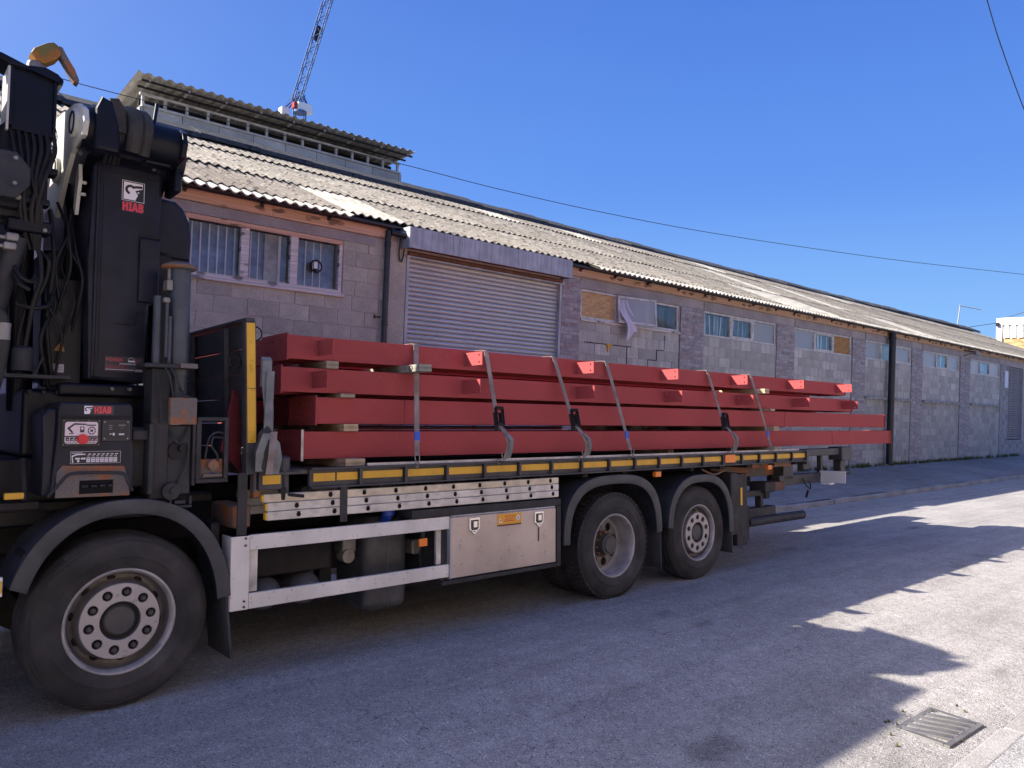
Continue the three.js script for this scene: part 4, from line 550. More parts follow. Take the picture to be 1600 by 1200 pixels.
{ // flat bed
  const bd = part(truck, 'flatbed', 'dark steel flatbed with yellow reflective strips along its edge');
  for (let i = 0; i < 16; i++) { const z = -0.06 - i * 0.149; add(bd, 'deck_plank', B(1.98, 9.12, 1.285, 1.312 - (i % 3) * 0.001, z - 0.146, z, 0.002), M.deck); }
  add(bd, 'side_rail', [B(2.345, 9.135, 1.312, 1.326, -0.09, 0.004, 0.003), B(2.345, 9.135, 1.187, 1.2, -0.09, 0.004, 0.003), B(2.345, 9.135, 1.2, 1.312, -0.06, -0.03)], M.bed); add(bd, 'side_rail', [B(1.98, 9.135, 1.187, 1.326, -2.5, -2.44)], M.bed);
  add(bd, 'rail_end', [B(1.985, 2.145, 1.195, 1.31, -0.05, -0.004, 0.006)], M.bed); add(bd, 'rail_end', [B(9.1, 9.15, 1.15, 1.335, -0.5, 0.006, 0.006)], M.bed);
  const ds = Array.from({ length: 19 }, (_, i) => 2.346 + (9.131 - 2.346) * i / 18);
  ds.forEach((x, i) => { if (i) add(bd, 'rail_rib', B(x - 0.012, x + 0.012, 1.2005, 1.3115, -0.03, 0.003, 0.002), M.bed); if (i < 18) { if (i === 0) { add(bd, 'reflective_strip', B(x + 0.025, x + 0.185, 1.233, 1.288, -0.0295, -0.022), M.yellow); add(bd, 'reflective_strip', B(x + 0.2, x + 0.36, 1.235, 1.288, -0.0295, -0.022), M.yellow); } else add(bd, 'reflective_strip', B(x + 0.018, x + 0.357, 1.236 + rr(0, 0.004), 1.29, -0.0295, -0.022), M.yellow); } });
  add(bd, 'reflective_strip', B(2.008, 2.128, 1.231, 1.289, -0.0035, 0.0), M.yellow);
  add(bd, 'winch', [cyl(0.048, 0.05, 0.1, 'y', 2.175, 1.34, -0.08, 18), new THREE.SphereGeometry(0.048, 16, 8).scale(1, 0.5, 1).translate(2.175, 1.39, -0.08), cyl(0.03, 0.03, 0.14, 'y', 2.19, 1.22, -0.08), B(2.1, 2.27, 1.29, 1.305, -0.14, -0.0)], M.bed);
  add(bd, 'winch_lever', [bar([2.17, 1.16, -0.02], [2.28, 1.145, 0.03], 0.011), cyl(0.025, 0.02, 0.08, 'y', 2.15, 1.165, -0.02)], M.chassis);
  for (const x of [3.2, 4.0, 4.95, 5.65, 7.36, 8.24]) add(bd, 'lashing_ring', new THREE.TorusGeometry(0.02, 0.005, 6, 14).translate(x, 1.325, -0.01), M.dullSteel);
  // loose cargo litter: pale batten on the deck
  add(bd, 'rub_rail', B(2.8, 9.0, 1.3265, 1.345, -0.06, -0.045), M.alu, 'worn pale edge strip on top of the rail');
  for (const x of [6.075, 8.2]) add(truck, 'marker_light', [B(x - 0.045, x + 0.045, 1.115, 1.168, -0.03, 0.012, 0.006)], M.amber);
  add(truck, 'marker_bracket', B(6.06, 6.09, 1.168, 1.19, -0.03, -0.01), M.chassis);
  add(truck, 'orange_sticker', B(7.27, 7.47, 1.222, 1.305, 0.0042, 0.0062), M.amber);
}
{ // headboard
  const hb = part(truck, 'headboard', 'dark planked headboard with a yellow striped post'); hb.position.set(1.935, 1.3, 0); hb.rotation.z = R(1.8);
  add(hb, 'post', B(-0.035, 0.035, 0, 0.975, -0.055, 0.0, 0.004), M.bed); add(hb, 'post', B(-0.035, 0.035, 0, 0.975, -2.49, -2.435, 0.004), M.bed);
  add(hb, 'reflective_strip', B(-0.027, 0.027, 0.2, 0.545, 0.0005, 0.004), M.yellow); add(hb, 'reflective_strip', B(-0.027, 0.027, 0.549, 0.965, 0.0005, 0.004), M.yellow);
  for (let i = 0; i < 6; i++) add(hb, 'plank', B(-0.014 - (i % 2) * 0.002, 0.014, 0.01 + i * 0.16, 0.164 + i * 0.16, -2.434, -0.056, 0.003), M.bed);
  for (const z of [-0.35, -1.0, -1.6, -2.2]) add(hb, 'stiffener', B(-0.05, -0.018, 0.0, 0.96, z - 0.03, z + 0.03, 0.004), M.bed); add(hb, 'top_rail', B(-0.03, 0.03, 0.976, 1.0, -2.49, -0.0, 0.004), M.bed);
  add(hb, 'rope_hook', new THREE.TorusGeometry(0.035, 0.008, 8, 18).translate(-0.06, 0.72, -0.12), M.chassis); add(hb, 'wire_loop', new THREE.TorusGeometry(0.045, 0.005, 6, 20, Math.PI).rotateZ(-Math.PI / 2).translate(0.036, 0.90, -0.02), M.hose);
  add(truck, 'ladder_post', B(1.85, 1.912, 0.92, 1.31, -0.02, -0.004, 0.003), M.iron); add(truck, 'ladder_band', B(2.562, 2.615, 0.95, 1.187, -0.002, 0.006, 0.002), M.iron);
  const rb = part(truck, 'marker_board', 'dark red triangular marker board'); rb.position.set(1.87, 1.3, -0.12); rb.rotation.y = R(28);
  add(rb, 'board', ext([[-0.03, 0.54], [0.0, 0.54], [0.10, 0.03], [0.06, 0.0], [-0.13, 0.15]], -0.006, 0.006), M.redBoard); add(rb, 'reflector', B(0.045, 0.075, 0.12, 0.24, 0.006, 0.016, 0.008), M.chrome);
  add(truck, 'rear_bracket', [B(1.97, 2.02, 1.14, 1.4, -0.12, -0.05, 0.01), B(1.86, 1.98, 0.95, 1.1, -0.5, -0.1, 0.02)], M.rusty);
}
{ // rear end
  add(truck, 'tail_bar', [B(9.15, 10.45, 1.235, 1.33, -0.32, -0.2, 0.01), B(10.42, 10.72, 1.16, 1.345, -0.36, -0.16, 0.012), B(10.76, 10.82, 1.2, 1.33, -0.34, -0.2, 0.008)], M.bed);
  add(truck, 'tail_frame', [B(8.9, 10.75, 0.87, 1.0, -0.38, -0.26, 0.012), B(9.0, 9.25, 0.9, 1.2, -0.5, -0.26, 0.01), B(9.6, 9.8, 1.04, 1.16, -0.4, -0.3, 0.02), B(10.08, 10.14, 1.0, 1.24, -0.36, -0.3, 0.006), B(10.55, 10.7, 0.95, 1.16, -0.36, -0.24, 0.02), cyl(0.04, 0.03, 0.16, 'x', 10.82, 0.98, -0.3)], M.bed);
  const pl = add(truck, 'rear_plate', [B(0, 0.012, -0.16, 0, -0.02, 0.34, 0.003)], M.cream, 'sunlit cream plate on the tail frame'); pl.position.set(10.0, 1.03, -0.26); pl.rotation.z = R(-8);
  add(truck, 'plate_lamp', B(9.95, 10.1, 0.845, 0.865, -0.24, -0.12, 0.004), M.white);
  add(truck, 'tail_cable', [tube([[9.45, 0.95, -0.24], [9.5, 0.86, -0.22], [9.62, 0.8, -0.22], [9.6, 0.9, -0.22], [9.52, 0.9, -0.22]], 0.008, 24, 5), bar([9.55, 0.78, -0.22], [9.5, 0.7, -0.22], 0.016)], M.hose);
  const tl = part(truck, 'tail_light'); add(tl, 'housing', [B(8.28, 8.52, 0.83, 0.955, -0.32, -0.1, 0.015), B(8.36, 8.46, 0.75, 0.85, -0.25, -0.14, 0.02)], M.iron); add(tl, 'lens', B(8.52, 8.76, 0.84, 0.945, -0.31, -0.11, 0.012), M.rustyBrown);
  add(truck, 'underrun_bar', [cyl(0.055, 0.055, 1.3, 'x', 8.58, 0.50, -0.14, 20), B(7.95, 8.55, 0.56, 0.66, -0.25, -0.12, 0.01), B(8.27, 8.33, 0.64, 0.85, -0.24, -0.16, 0.006), B(7.8, 8.35, 0.79, 0.86, -0.22, -0.16, 0.006)], M.iron); add(truck, 'bar_bore', cyl(0.044, 0.044, 0.004, 'x', 9.231, 0.50, -0.14, 20), M.hollow);
  add(truck, 'rear_stabiliser', [B(7.48, 7.62, 0.4, 1.1, -0.4, -0.06, 0.012), B(7.64, 7.86, 0.26, 1.08, -0.34, -0.09, 0.012), B(7.87, 7.92, 0.3, 0.7, -0.3, -0.1, 0.01)], M.iron); add(truck, 'reflective_strip', B(7.71, 7.75, 0.72, 0.92, -0.0895, -0.084), M.yellow);
  add(truck, 'air_bellows', new THREE.TorusGeometry(0.1, 0.06, 10, 24).rotateX(Math.PI / 2).scale(0.8, 2.2, 0.8).translate(7.5, 0.68, -0.3), M.fender);
  add(truck, 'rear_underframe', [B(7.6, 9.1, 1.0, 1.14, -0.55, -0.4, 0.01), tube([[7.0, 1.15, -0.12], [7.2, 1.09, -0.1], [7.45, 1.13, -0.12]], 0.012, 14, 6), B(8.0, 8.9, 1.13, 1.18, -0.3, -0.1, 0.01)], M.rusty);
}
{ // driver's cab, ahead of the picture's left edge
  const cb = part(truck, 'cab', 'tall dark cab'); add(cb, 'body', ext([[-2.3, 0.55], [-0.12, 0.55], [-0.06, 3.55], [-0.2, 3.62], [-1.5, 3.62], [-2.1, 2.9], [-2.35, 1.6]], -2.47, -0.03, 0.05), M.crane);
  add(cb, 'windscreen', beamBox([-2.31, 1.75, -1.25], [-2.13, 2.5, -1.25], 2.1, 0.01), M.glass); add(cb, 'door', B(-1.75, -0.65, 0.9, 2.6, -0.029, -0.02, 0.005), M.crane); add(cb, 'window', B(-1.65, -0.75, 1.8, 2.5, -0.0195, -0.014), M.glass); add(cb, 'bumper', B(-2.45, -2.2, 0.3, 0.75, -2.45, -0.05, 0.04), M.black);
}
// ------------------------------------------------------------------ printed stickers
function emblem(c, x, y, s) {     // square badge: a dark curl on white, dark lower right
  c.fillStyle = '#e6e0ea'; c.fillRect(x, y, s, s); c.fillStyle = '#14151c';
  c.beginPath(); c.moveTo(x + s, y + s * 0.28); c.lineTo(x + s, y + s); c.lineTo(x + s * 0.62, y + s); c.quadraticCurveTo(x + s * 0.66, y + s * 0.8, x + s * 0.74, y + s * 0.66); c.lineTo(x + s * 0.6, y + s * 0.45); c.fill();
  c.lineWidth = s * 0.13; c.strokeStyle = '#14151c'; c.beginPath(); c.arc(x + s * 0.36, y + s * 0.42, s * 0.2, Math.PI * 0.55, Math.PI * 1.75); c.quadraticCurveTo(x + s * 0.62, y + s * 0.22, x + s * 0.95, y + s * 0.2); c.stroke();
  c.lineWidth = s * 0.06; c.strokeStyle = '#e6e0ea'; c.beginPath(); c.moveTo(x + s * 0.5, y + s * 0.42); c.quadraticCurveTo(x + s * 0.6, y + s * 0.7, x + s * 0.72, y + s * 0.74); c.stroke();
  c.fillStyle = '#e6e0ea'; c.beginPath(); c.arc(x + s * 0.76, y + s * 0.52, s * 0.045, 0, 7); c.fill();
  c.lineWidth = s * 0.03; c.strokeStyle = '#14151c'; c.strokeRect(x + s * 0.015, y + s * 0.015, s * 0.97, s * 0.97);
}
const dm = (t, r = 0.45) => new THREE.MeshStandardMaterial({ map: t, roughness: r });
const COVER = '#352f36', PANEL = '#38343d';
const decalTall = dm(canvasTex(256, 384, (c, w, h) => { c.fillStyle = '#e6e0ea'; c.fillRect(0, 0, w, 250); c.fillStyle = '#22222b'; c.fillRect(5, 5, w - 10, 240); emblem(c, 12, 10, 230); c.fillStyle = '#2f2a31'; c.fillRect(0, 250, w, h - 250); c.fillStyle = '#d83a4b'; c.font = 'bold 128px sans-serif'; c.textAlign = 'center'; c.textBaseline = 'alphabetic'; c.save(); c.translate(w / 2, 372); c.scale(0.8, 1.12); c.lineWidth = 7; c.strokeStyle = '#d83a4b'; c.fillText('HIAB', 0, 0); c.strokeText('HIAB', 0, 0); c.restore(); }));
const decalWide = dm(canvasTex(384, 128, (c, w, h) => { c.fillStyle = '#332f37'; c.fillRect(0, 0, w, h); emblem(c, 4, 6, 114); c.fillStyle = '#d8404d'; c.strokeStyle = '#d8404d'; c.lineWidth = 6; c.font = 'bold 112px sans-serif'; c.save(); c.translate(128, 106); c.scale(0.84, 1.1); c.fillText('HIAB', 0, 0); c.strokeText('HIAB', 0, 0); c.restore(); }));
const decalMaker = dm(canvasTex(512, 220, (c, w, h) => { c.fillStyle = '#322d34'; c.fillRect(0, 0, w, h); c.font = 'bold 70px sans-serif'; c.fillStyle = '#c23b4a'; c.fillText('FORSH', 10, 74); c.fillStyle = '#322d34'; c.strokeStyle = '#c9c3cb'; c.lineWidth = 5; c.beginPath(); c.arc(345, 52, 40, Math.PI, 0); c.stroke(); c.fillStyle = '#ddd8df'; c.fillRect(305, 52, 92, 22); c.strokeStyle = '#a03544'; c.lineWidth = 3; c.font = 'bold 70px sans-serif'; c.strokeText('W', 400, 74); c.fillStyle = '#d9d4db'; c.font = 'bold 25px sans-serif'; c.fillText('ENGINEERING LTD', 190, 112); c.fillStyle = '#8d3542'; c.fillRect(8, 128, 300, 7); c.fillRect(8, 148, 250, 9); c.fillRect(8, 164, 310, 9); c.fillStyle = '#c9c3cb'; c.fillRect(8, 186, 380, 9); c.fillStyle = '#8a868e'; c.fillRect(400, 180, 100, 32); }));
const decalKeys = dm(canvasTex(512, 360, (c, w, h) => {
  c.fillStyle = '#15151a'; c.fillRect(0, 0, w, h); c.fillStyle = '#d8c6ce'; c.beginPath(); c.roundRect(38, 34, 436, 292, 34); c.fill(); c.fillStyle = '#1a1a20'; c.fillRect(38, 220, 436, 16);
  c.fillStyle = '#24242b'; c.beginPath(); c.moveTo(64, 118); c.lineTo(160, 50); c.lineTo(320, 58); c.lineTo(318, 76); c.lineTo(166, 74); c.lineTo(104, 120); c.lineTo(150, 176); c.lineTo(126, 184); c.fill(); c.fillRect(320, 70, 124, 16); c.fillRect(92, 186, 60, 12); c.fillStyle = '#3a2f36'; c.fillRect(234, 96, 58, 78); c.fillStyle = '#d8c6ce'; c.fillRect(248, 106, 30, 32); c.lineWidth = 16; c.strokeStyle = '#33333b'; c.beginPath(); c.arc(390, 150, 46, 0, 7); c.stroke(); for (let i = 0; i < 8; i++) { c.fillStyle = '#d8c6ce'; c.save(); c.translate(390, 150); c.rotate(i * Math.PI / 4); c.fillRect(36, -3, 22, 6); c.restore(); } c.fillStyle = '#33333b'; c.fillRect(372, 134, 36, 34);
  for (const x of [52, 108, 164, 326, 376, 424]) { c.fillStyle = '#1d1d24'; c.fillRect(x, 240, 46, 78); c.fillStyle = '#cbbcc4'; c.fillRect(x + 5, 286, 36, 26); c.beginPath(); c.moveTo(x + 10, 274); c.lineTo(x + 36, 256); c.lineTo(x + 36, 274); c.fill(); }
  for (const [x, y] of [[24, 20], [488, 20], [24, 340], [488, 340], [196, 18], [350, 18]]) { c.fillStyle = '#77737b'; c.beginPath(); c.arc(x, y, 8, 0, 7); c.fill(); }
}));
const decalGrey = dm(canvasTex(256, 192, (c, w, h) => { c.fillStyle = '#1f1f27'; c.fillRect(0, 0, w, h); c.strokeStyle = '#34343d'; c.lineWidth = 8; c.strokeRect(4, 4, w - 8, h - 8); c.fillStyle = '#9c98a2'; for (const [x, y] of [[20, 20], [236, 20], [20, 172], [236, 172]]) { c.beginPath(); c.arc(x, y, 7, 0, 7); c.fill(); } c.fillStyle = '#8a8690'; for (const y of [48, 66, 84]) c.fillRect(58, y, 32, 5); c.fillRect(145, 44, 70, 5); c.fillRect(150, 52, 60, 4); c.fillRect(170, 74, 18, 4); c.fillStyle = '#d2ced8'; c.fillRect(68, 124, 14, 12); c.fillRect(94, 120, 20, 24); c.fillRect(152, 126, 50, 14); }));
const decalChart = dm(canvasTex(512, 128, (c, w, h) => { c.fillStyle = '#1b1b22'; c.fillRect(0, 0, w, h); c.strokeStyle = '#b9b4be'; c.lineWidth = 4; c.strokeRect(3, 3, w - 6, h - 6); c.fillStyle = '#d8d3dc'; c.beginPath(); c.moveTo(12, 44); c.lineTo(60, 26); c.lineTo(150, 26); c.lineTo(150, 36); c.lineTo(64, 40); c.lineTo(22, 56); c.lineTo(32, 116); c.lineTo(20, 116); c.fill(); c.fillRect(12, 14, 110, 6); for (let i = 0; i < 7; i++) { c.fillRect(176 + i * 46, 26, 30, 9); c.fillRect(168 + i * 46, 46, 26, 6); c.fillStyle = '#d8d3dc'; c.fillRect(160 + i * 46, 64, 38, 50); c.fillStyle = '#55525c'; c.fillRect(165 + i * 46, 72, 28, 8); c.fillRect(165 + i * 46, 94, 28, 6); c.fillStyle = '#d8d3dc'; } c.fillRect(48, 66, 46, 18); c.fillRect(104, 66, 46, 18); c.fillRect(68, 88, 22, 24); }));
const decalWarn = dm(canvasTex(256, 112, (c, w, h) => { c.fillStyle = '#e0a030'; c.fillRect(0, 0, w, h); c.fillStyle = '#4b2a22'; c.fillRect(0, 98, w, 14); c.fillStyle = '#c4482a'; c.font = 'bold 28px sans-serif'; c.fillText('Warning', 78, 36); c.fillRect(76, 48, 96, 7); c.fillRect(70, 64, 110, 8); c.fillStyle = '#e8dcd0'; c.beginPath(); c.moveTo(14, 82); c.lineTo(30, 34); c.lineTo(54, 82); c.fill(); c.fillStyle = '#222'; c.fillRect(30, 52, 7, 22); c.fillStyle = '#e4e2ea'; c.beginPath(); c.ellipse(222, 46, 18, 26, 0, 0, 7); c.fill(); c.fillStyle = '#33417a'; c.fillRect(217, 30, 10, 32); }));
const decalTri = dm(canvasTex(128, 128, (c, w, h) => { c.fillStyle = '#d59a1c'; c.fillRect(0, 0, w, h); c.strokeStyle = '#201a10'; c.lineWidth = 9; c.beginPath(); c.moveTo(20, 110); c.lineTo(40, 84); c.lineTo(70, 70); c.lineTo(100, 100); c.moveTo(54, 92); c.lineTo(84, 60); c.stroke(); }));
const decalLabel = dm(canvasTex(128, 96, (c, w, h) => { c.fillStyle = '#a9a5ae'; c.fillRect(0, 0, w, h); c.fillStyle = '#3b3944'; c.fillRect(8, 8, 50, 14); for (let i = 0; i < 6; i++) c.fillRect(8, 30 + i * 10, 110 - (i % 3) * 16, 3); }));
// ------------------------------------------------------------------ loader crane on the lorry
{
  const cr = part(truck, 'loader_crane', 'folded dark loader crane behind the cab');
  add(cr, 'base_frame', [B(0.55, 1.55, 1.02, 1.42, -2.3, -0.42, 0.02), B(0.75, 1.5, 1.42, 1.82, -2.0, -0.45, 0.03)], M.crane);
  add(cr, 'base_cap', [B(0.92, 1.42, 1.78, 1.86, -1.3, -0.38, 0.02), ...range(0.78, 1.2, 0.07).map((x) => cyl(0.012, 0.014, 0.03, 'z', x, 1.80, -0.43, 6))], M.crane);
  add(cr, 'column', [B(1.0, 1.42, 1.82, 3.2, -1.6, -0.82, 0.04), B(0.9, 1.05, 1.9, 2.75, -1.5, -0.9, 0.03)], M.crane);
  add(cr, 'mast_cover', ext([[1.068, 1.885], [1.385, 1.872], [1.405, 2.36], [1.455, 2.40], [1.462, 3.22], [1.455, 3.238], [1.085, 3.238], [1.062, 3.2], [1.045, 2.6]], -0.82, -0.385, 0.022), M.cover, 'tall smooth dark cover panel of the crane mast');
  add(cr, 'cover_panel', [B(1.33, 1.452, 2.38, 2.79, -0.386, -0.36, 0.012)], M.cover); add(cr, 'cover_groove', [B(1.325, 1.458, 2.795, 2.815, -0.3855, -0.378, 0.003), B(1.2, 1.325, 2.23, 2.238, -0.3855, -0.381), B(1.325, 1.333, 2.24, 2.31, -0.3855, -0.381), B(1.333, 1.39, 2.31, 2.318, -0.3855, -0.381), B(1.118, 1.122, 1.98, 3.14, -0.3855, -0.3825)], M.black);
  add(cr, 'cover_rib', [B(1.08, 1.10, 1.9, 3.2, -0.386, -0.366, 0.008), B(1.12, 1.44, 3.17, 3.178, -0.386, -0.378, 0.003)], M.cover);
  add(cr, 'side_cover', [ext([[1.40, 2.0], [1.645, 2.0], [1.70, 2.6], [1.705, 2.86], [1.69, 2.98], [1.65, 3.06], [1.60, 3.10], [1.40, 3.11]], -1.0, -0.55, 0.035), ext([[1.45, 2.72], [1.69, 2.72], [1.70, 2.86], [1.685, 2.98], [1.64, 3.07], [1.59, 3.11], [1.45, 3.12]], -0.7, -0.52, 0.03)], M.cover, 'rounded secondary cover beside the mast');
  add(cr, 'back_column', B(1.45, 1.55, 1.9, 2.72, -0.6, -0.45, 0.01), M.crane);
  decal(cr, 'badge', 1.222, 1.352, 2.945, 3.14, -0.3815, decalTall, 'square badge above red lettering'); decal(cr, 'maker_sticker', 1.158, 1.378, 1.938, 2.032, -0.3815, decalMaker, 'red and white maker sticker');
  // rear inner arm: two tall side plates with pins
  const plate = [[-0.95, 3.61], [-0.78, 3.45], [-0.91, 3.41], [-0.97, 3.36], [-1.0, 3.21], [-1.07, 3.12], [-0.79, 2.93], [-0.69, 3.01], [-0.54, 3.14], [-0.39, 3.24], [-0.1, 3.27], [-0.06, 3.34], [-0.09, 3.42], [-0.2, 3.485], [-0.35, 3.53]];
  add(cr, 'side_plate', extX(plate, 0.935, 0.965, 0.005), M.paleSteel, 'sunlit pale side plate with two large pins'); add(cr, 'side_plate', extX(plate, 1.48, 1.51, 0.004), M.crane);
  for (const [z, y, r] of [[-0.24, 3.375, 0.085], [-0.73, 3.22, 0.08]]) { add(cr, 'pin_boss', cyl(r, r, 0.03, 'x', 0.925, y, z, 28), M.paleSteel); add(cr, 'pin_ring', new THREE.TorusGeometry(r * 0.72, 0.007, 8, 28).rotateY(Math.PI / 2).translate(0.909, y, z), M.black); }
  add(cr, 'arm', [extX([[-0.95, 3.45], [-1.05, 3.12], [-0.85, 3.0], [-0.35, 3.25], [-0.2, 3.28], [-0.2, 3.44], [-0.4, 3.5]], 1.02, 1.42)], M.crane);
  add(cr, 'knuckle', [cyl(0.13, 0.13, 0.54, 'x', 1.22, 3.36, -0.24, 28), cyl(0.145, 0.145, 0.05, 'x', 1.03, 3.36, -0.24, 28)], M.crane); add(cr, 'knuckle_shield', ext([[1.0, 3.20], [1.13, 3.2], [1.13, 3.36], [1.09, 3.5], [1.03, 3.52], [1.0, 3.44]], -0.16, -0.08, 0.02), M.crane); add(cr, 'knuckle_shield', ext([[1.30, 3.22], [1.455, 3.22], [1.46, 3.42], [1.43, 3.44], [1.33, 3.44], [1.30, 3.40]], -0.3, -0.2, 0.015), M.crane);
  add(cr, 'end_disc', [cyl(0.15, 0.15, 0.05, 'x', 1.53, 3.33, -0.38, 28), B(1.5, 1.55, 3.1, 3.33, -0.5, -0.28, 0.02)], M.crane);
  add(cr, 'hose_sleeve', tube([[1.21, 3.24, -0.12], [1.215, 3.36, -0.07], [1.215, 3.46, -0.12], [1.2, 3.52, -0.28], [1.17, 3.52, -0.5]], 0.045, 30, 12), M.sleeve, 'crinkled black hose sleeve over the knuckle'); add(cr, 'hose_sleeve', tube([[1.27, 3.23, -0.12], [1.275, 3.38, -0.06], [1.27, 3.48, -0.14], [1.24, 3.53, -0.34]], 0.032, 26, 10), M.sleeve);
  for (const [x, r] of [[1.10, 0.012], [1.125, 0.01], [1.15, 0.013], [1.17, 0.009]]) add(cr, 'hose', tube([[x, 3.2, -0.3], [x, 3.38, -0.1], [x + 0.01, 3.5, -0.18], [x, 3.53, -0.4]], r, 24, 7), M.hose);
  add(cr, 'rubber_guard', ext([[1.08, 3.33], [1.17, 3.33], [1.16, 3.47], [1.12, 3.53], [1.07, 3.52]], -0.11, -0.085, 0.008), M.sleeve); add(cr, 'lever', bar([1.325, 3.4, -0.15], [1.36, 3.6, -0.2], 0.012), M.crane);
  add(cr, 'lower_link', [extX([[-0.55, 2.95], [-0.5, 3.15], [-0.44, 3.2], [-0.42, 3.1], [-0.5, 2.9]], 0.99, 1.01)], M.paleSteel); for (const [y, z] of [[3.09, -0.44], [3.02, -0.45]]) add(cr, 'link_pin', cyl(0.011, 0.011, 0.03, 'x', 1.02, y, z, 8), M.paleSteel);
  // folded boom, telescopes seen end-on at the left
  const hex = (cx, cy, w, h) => [[cx - w, cy - h * 0.35], [cx - w * 0.55, cy - h], [cx + w * 0.55, cy - h], [cx + w, cy - h * 0.35], [cx + w, cy + h * 0.4], [cx + w * 0.55, cy + h], [cx - w * 0.55, cy + h], [cx - w, cy + h * 0.4]];
  for (let i = 0; i < 4; i++) add(cr, 'boom_section', ext(hex(0.56, 2.99, 0.27 - i * 0.04, 0.235 - i * 0.035), -2.3 + i * 0.1, -0.42 + i * 0.075, 0.008), i % 2 ? M.craneGrey : M.crane);
  add(cr, 'boom_bracket', [ext([[0.55, 3.12], [0.83, 3.1], [0.82, 3.26], [0.80, 3.33], [0.62, 3.36], [0.57, 3.30]], -0.62, -0.33, 0.02), ext([[0.3, 3.1], [0.55, 3.12], [0.56, 3.26], [0.45, 3.24]], -0.5, -0.36, 0.02), B(0.42, 0.82, 2.86, 2.9, -0.35, -0.26, 0.01), B(0.38, 0.86, 3.06, 3.1, -0.4, -0.3, 0.01), B(0.62, 0.84, 2.7, 2.78, -0.4, -0.28, 0.02)], M.crane);
  add(cr, 'boom_bolt', [cyl(0.02, 0.02, 0.03, 'z', 0.74, 3.06, -0.29, 10), cyl(0.016, 0.016, 0.03, 'z', 0.66, 2.88, -0.25, 10), cyl(0.016, 0.016, 0.03, 'z', 0.83, 3.2, -0.32, 10)], M.dullSteel);
  add(cr, 'boom_head', [B(0.61, 0.625, 3.30, 3.66, -0.65, -0.3, 0.003), B(0.825, 0.84, 3.28, 3.64, -0.65, -0.3, 0.003), B(0.625, 0.825, 3.64, 3.66, -0.65, -0.3), B(0.625, 0.825, 3.28, 3.30, -0.65, -0.3), B(0.626, 0.824, 3.301, 3.639, -0.64, -0.32)], M.crane, 'open square boom end facing the street');
  add(cr, 'boom_head_edge', B(0.596, 0.609, 3.27, 3.64, -0.5, -0.3, 0.003), M.paleSteel);  // pale strip painted in for sunlight on the left side of the head
  add(cr, 'boom_top_plate', [ext([[0.5, 3.69], [0.56, 3.70], [0.68, 3.665], [0.78, 3.68], [0.84, 3.66], [0.87, 3.63], [0.865, 3.60], [0.845, 3.6], [0.84, 3.645], [0.66, 3.645], [0.60, 3.645], [0.52, 3.68]], -0.5, -0.29, 0.006), B(0.4, 0.52, 3.67, 3.71, -0.45, -0.35, 0.01)], M.crane);
  add(cr, 'hook_mount', [cyl(0.03, 0.03, 0.08, 'z', 0.725, 3.685, -0.35, 14), cyl(0.045, 0.05, 0.05, 'y', 0.735, 3.685, -0.35, 14)], M.dullSteel);
  const hk = add(cr, 'hook_block', ext([[0, 0], [0.04, -0.02], [0.11, 0.02], [0.14, 0.055], [0.125, 0.105], [0.105, 0.12], [0.07, 0.11], [0.0, 0.07], [-0.02, 0.04]], -0.05, 0.05, 0.012), M.hookYellow, 'rusty yellow hook block'); hk.position.set(0.728, 3.715, -0.35); hk.rotation.z = R(9);
  add(cr, 'hook_arm', ext([[0.838, 3.845], [0.862, 3.84], [0.89, 3.79], [0.93, 3.73], [0.955, 3.67], [0.95, 3.645], [0.93, 3.655], [0.9, 3.70], [0.865, 3.76], [0.835, 3.80]], -0.385, -0.315, 0.01), M.rusty);
  add(cr, 'shadow_boom', [B(-0.1, 0.27, 2.62, 3.3, -2.2, -0.3, 0.03), B(-0.1, 0.44, 3.3, 3.56, -2.1, -0.08, 0.03)], M.crane, 'unseen boom blocks added ahead of the column to fill out the crane shadow');  // unseen boom boxes, added and sized to fill the shadow on the road
  for (let i = 0; i < 7; i++) add(cr, 'hose', tube([[0.62 + i * 0.035, 3.3, -0.33 + i * 0.004], [0.63 + i * 0.034, 3.18, -0.27 + rr(-0.02, 0.02)], [0.66 + i * 0.02, 3.0, -0.23 + rr(-0.02, 0.02)], [0.7 + rr(-0.06, 0.08), 2.82, -0.26], [0.74 + rr(-0.05, 0.07), 2.62, -0.36]], rr(0.009, 0.014), 24, 7), M.hose);
  for (let i = 0; i < 10; i++) { const x = 0.62 + rr(0, 0.4), y = 2.0 + rr(0, 0.6); add(cr, 'hose', tube([[x, y + 0.5, -0.55], [x + rr(-0.05, 0.05), y + 0.3, -0.45 + rr(-0.05, 0.05)], [x + rr(-0.06, 0.06), y + 0.1, -0.43 + rr(-0.05, 0.05)], [x + rr(-0.05, 0.05), y - 0.2, -0.52]], rr(0.007, 0.013), 20, 6), M.hose); }
  for (const [x, y, z] of [[0.98, 3.24, -0.36], [1.40, 3.24, -0.36], [0.80, 2.72, -0.27], [0.5, 2.93, -0.15], [0.63, 2.93, -0.15], [0.5, 3.07, -0.15], [0.63, 3.07, -0.15], [1.2, 1.83, -0.37], [1.3, 1.83, -0.37]]) add(cr, 'bolt', cyl(0.011, 0.013, 0.02, 'z', x, y, z, 6), M.dullSteel);
  // lower left: rams, hoses, filter
  add(cr, 'ram', [bar([0.52, 1.9, -0.5], [0.68, 2.68, -0.35], 0.055, 16)], M.craneGrey); add(cr, 'ram', bar([0.8, 1.7, -0.9], [0.75, 2.9, -0.75], 0.07, 16), M.crane);
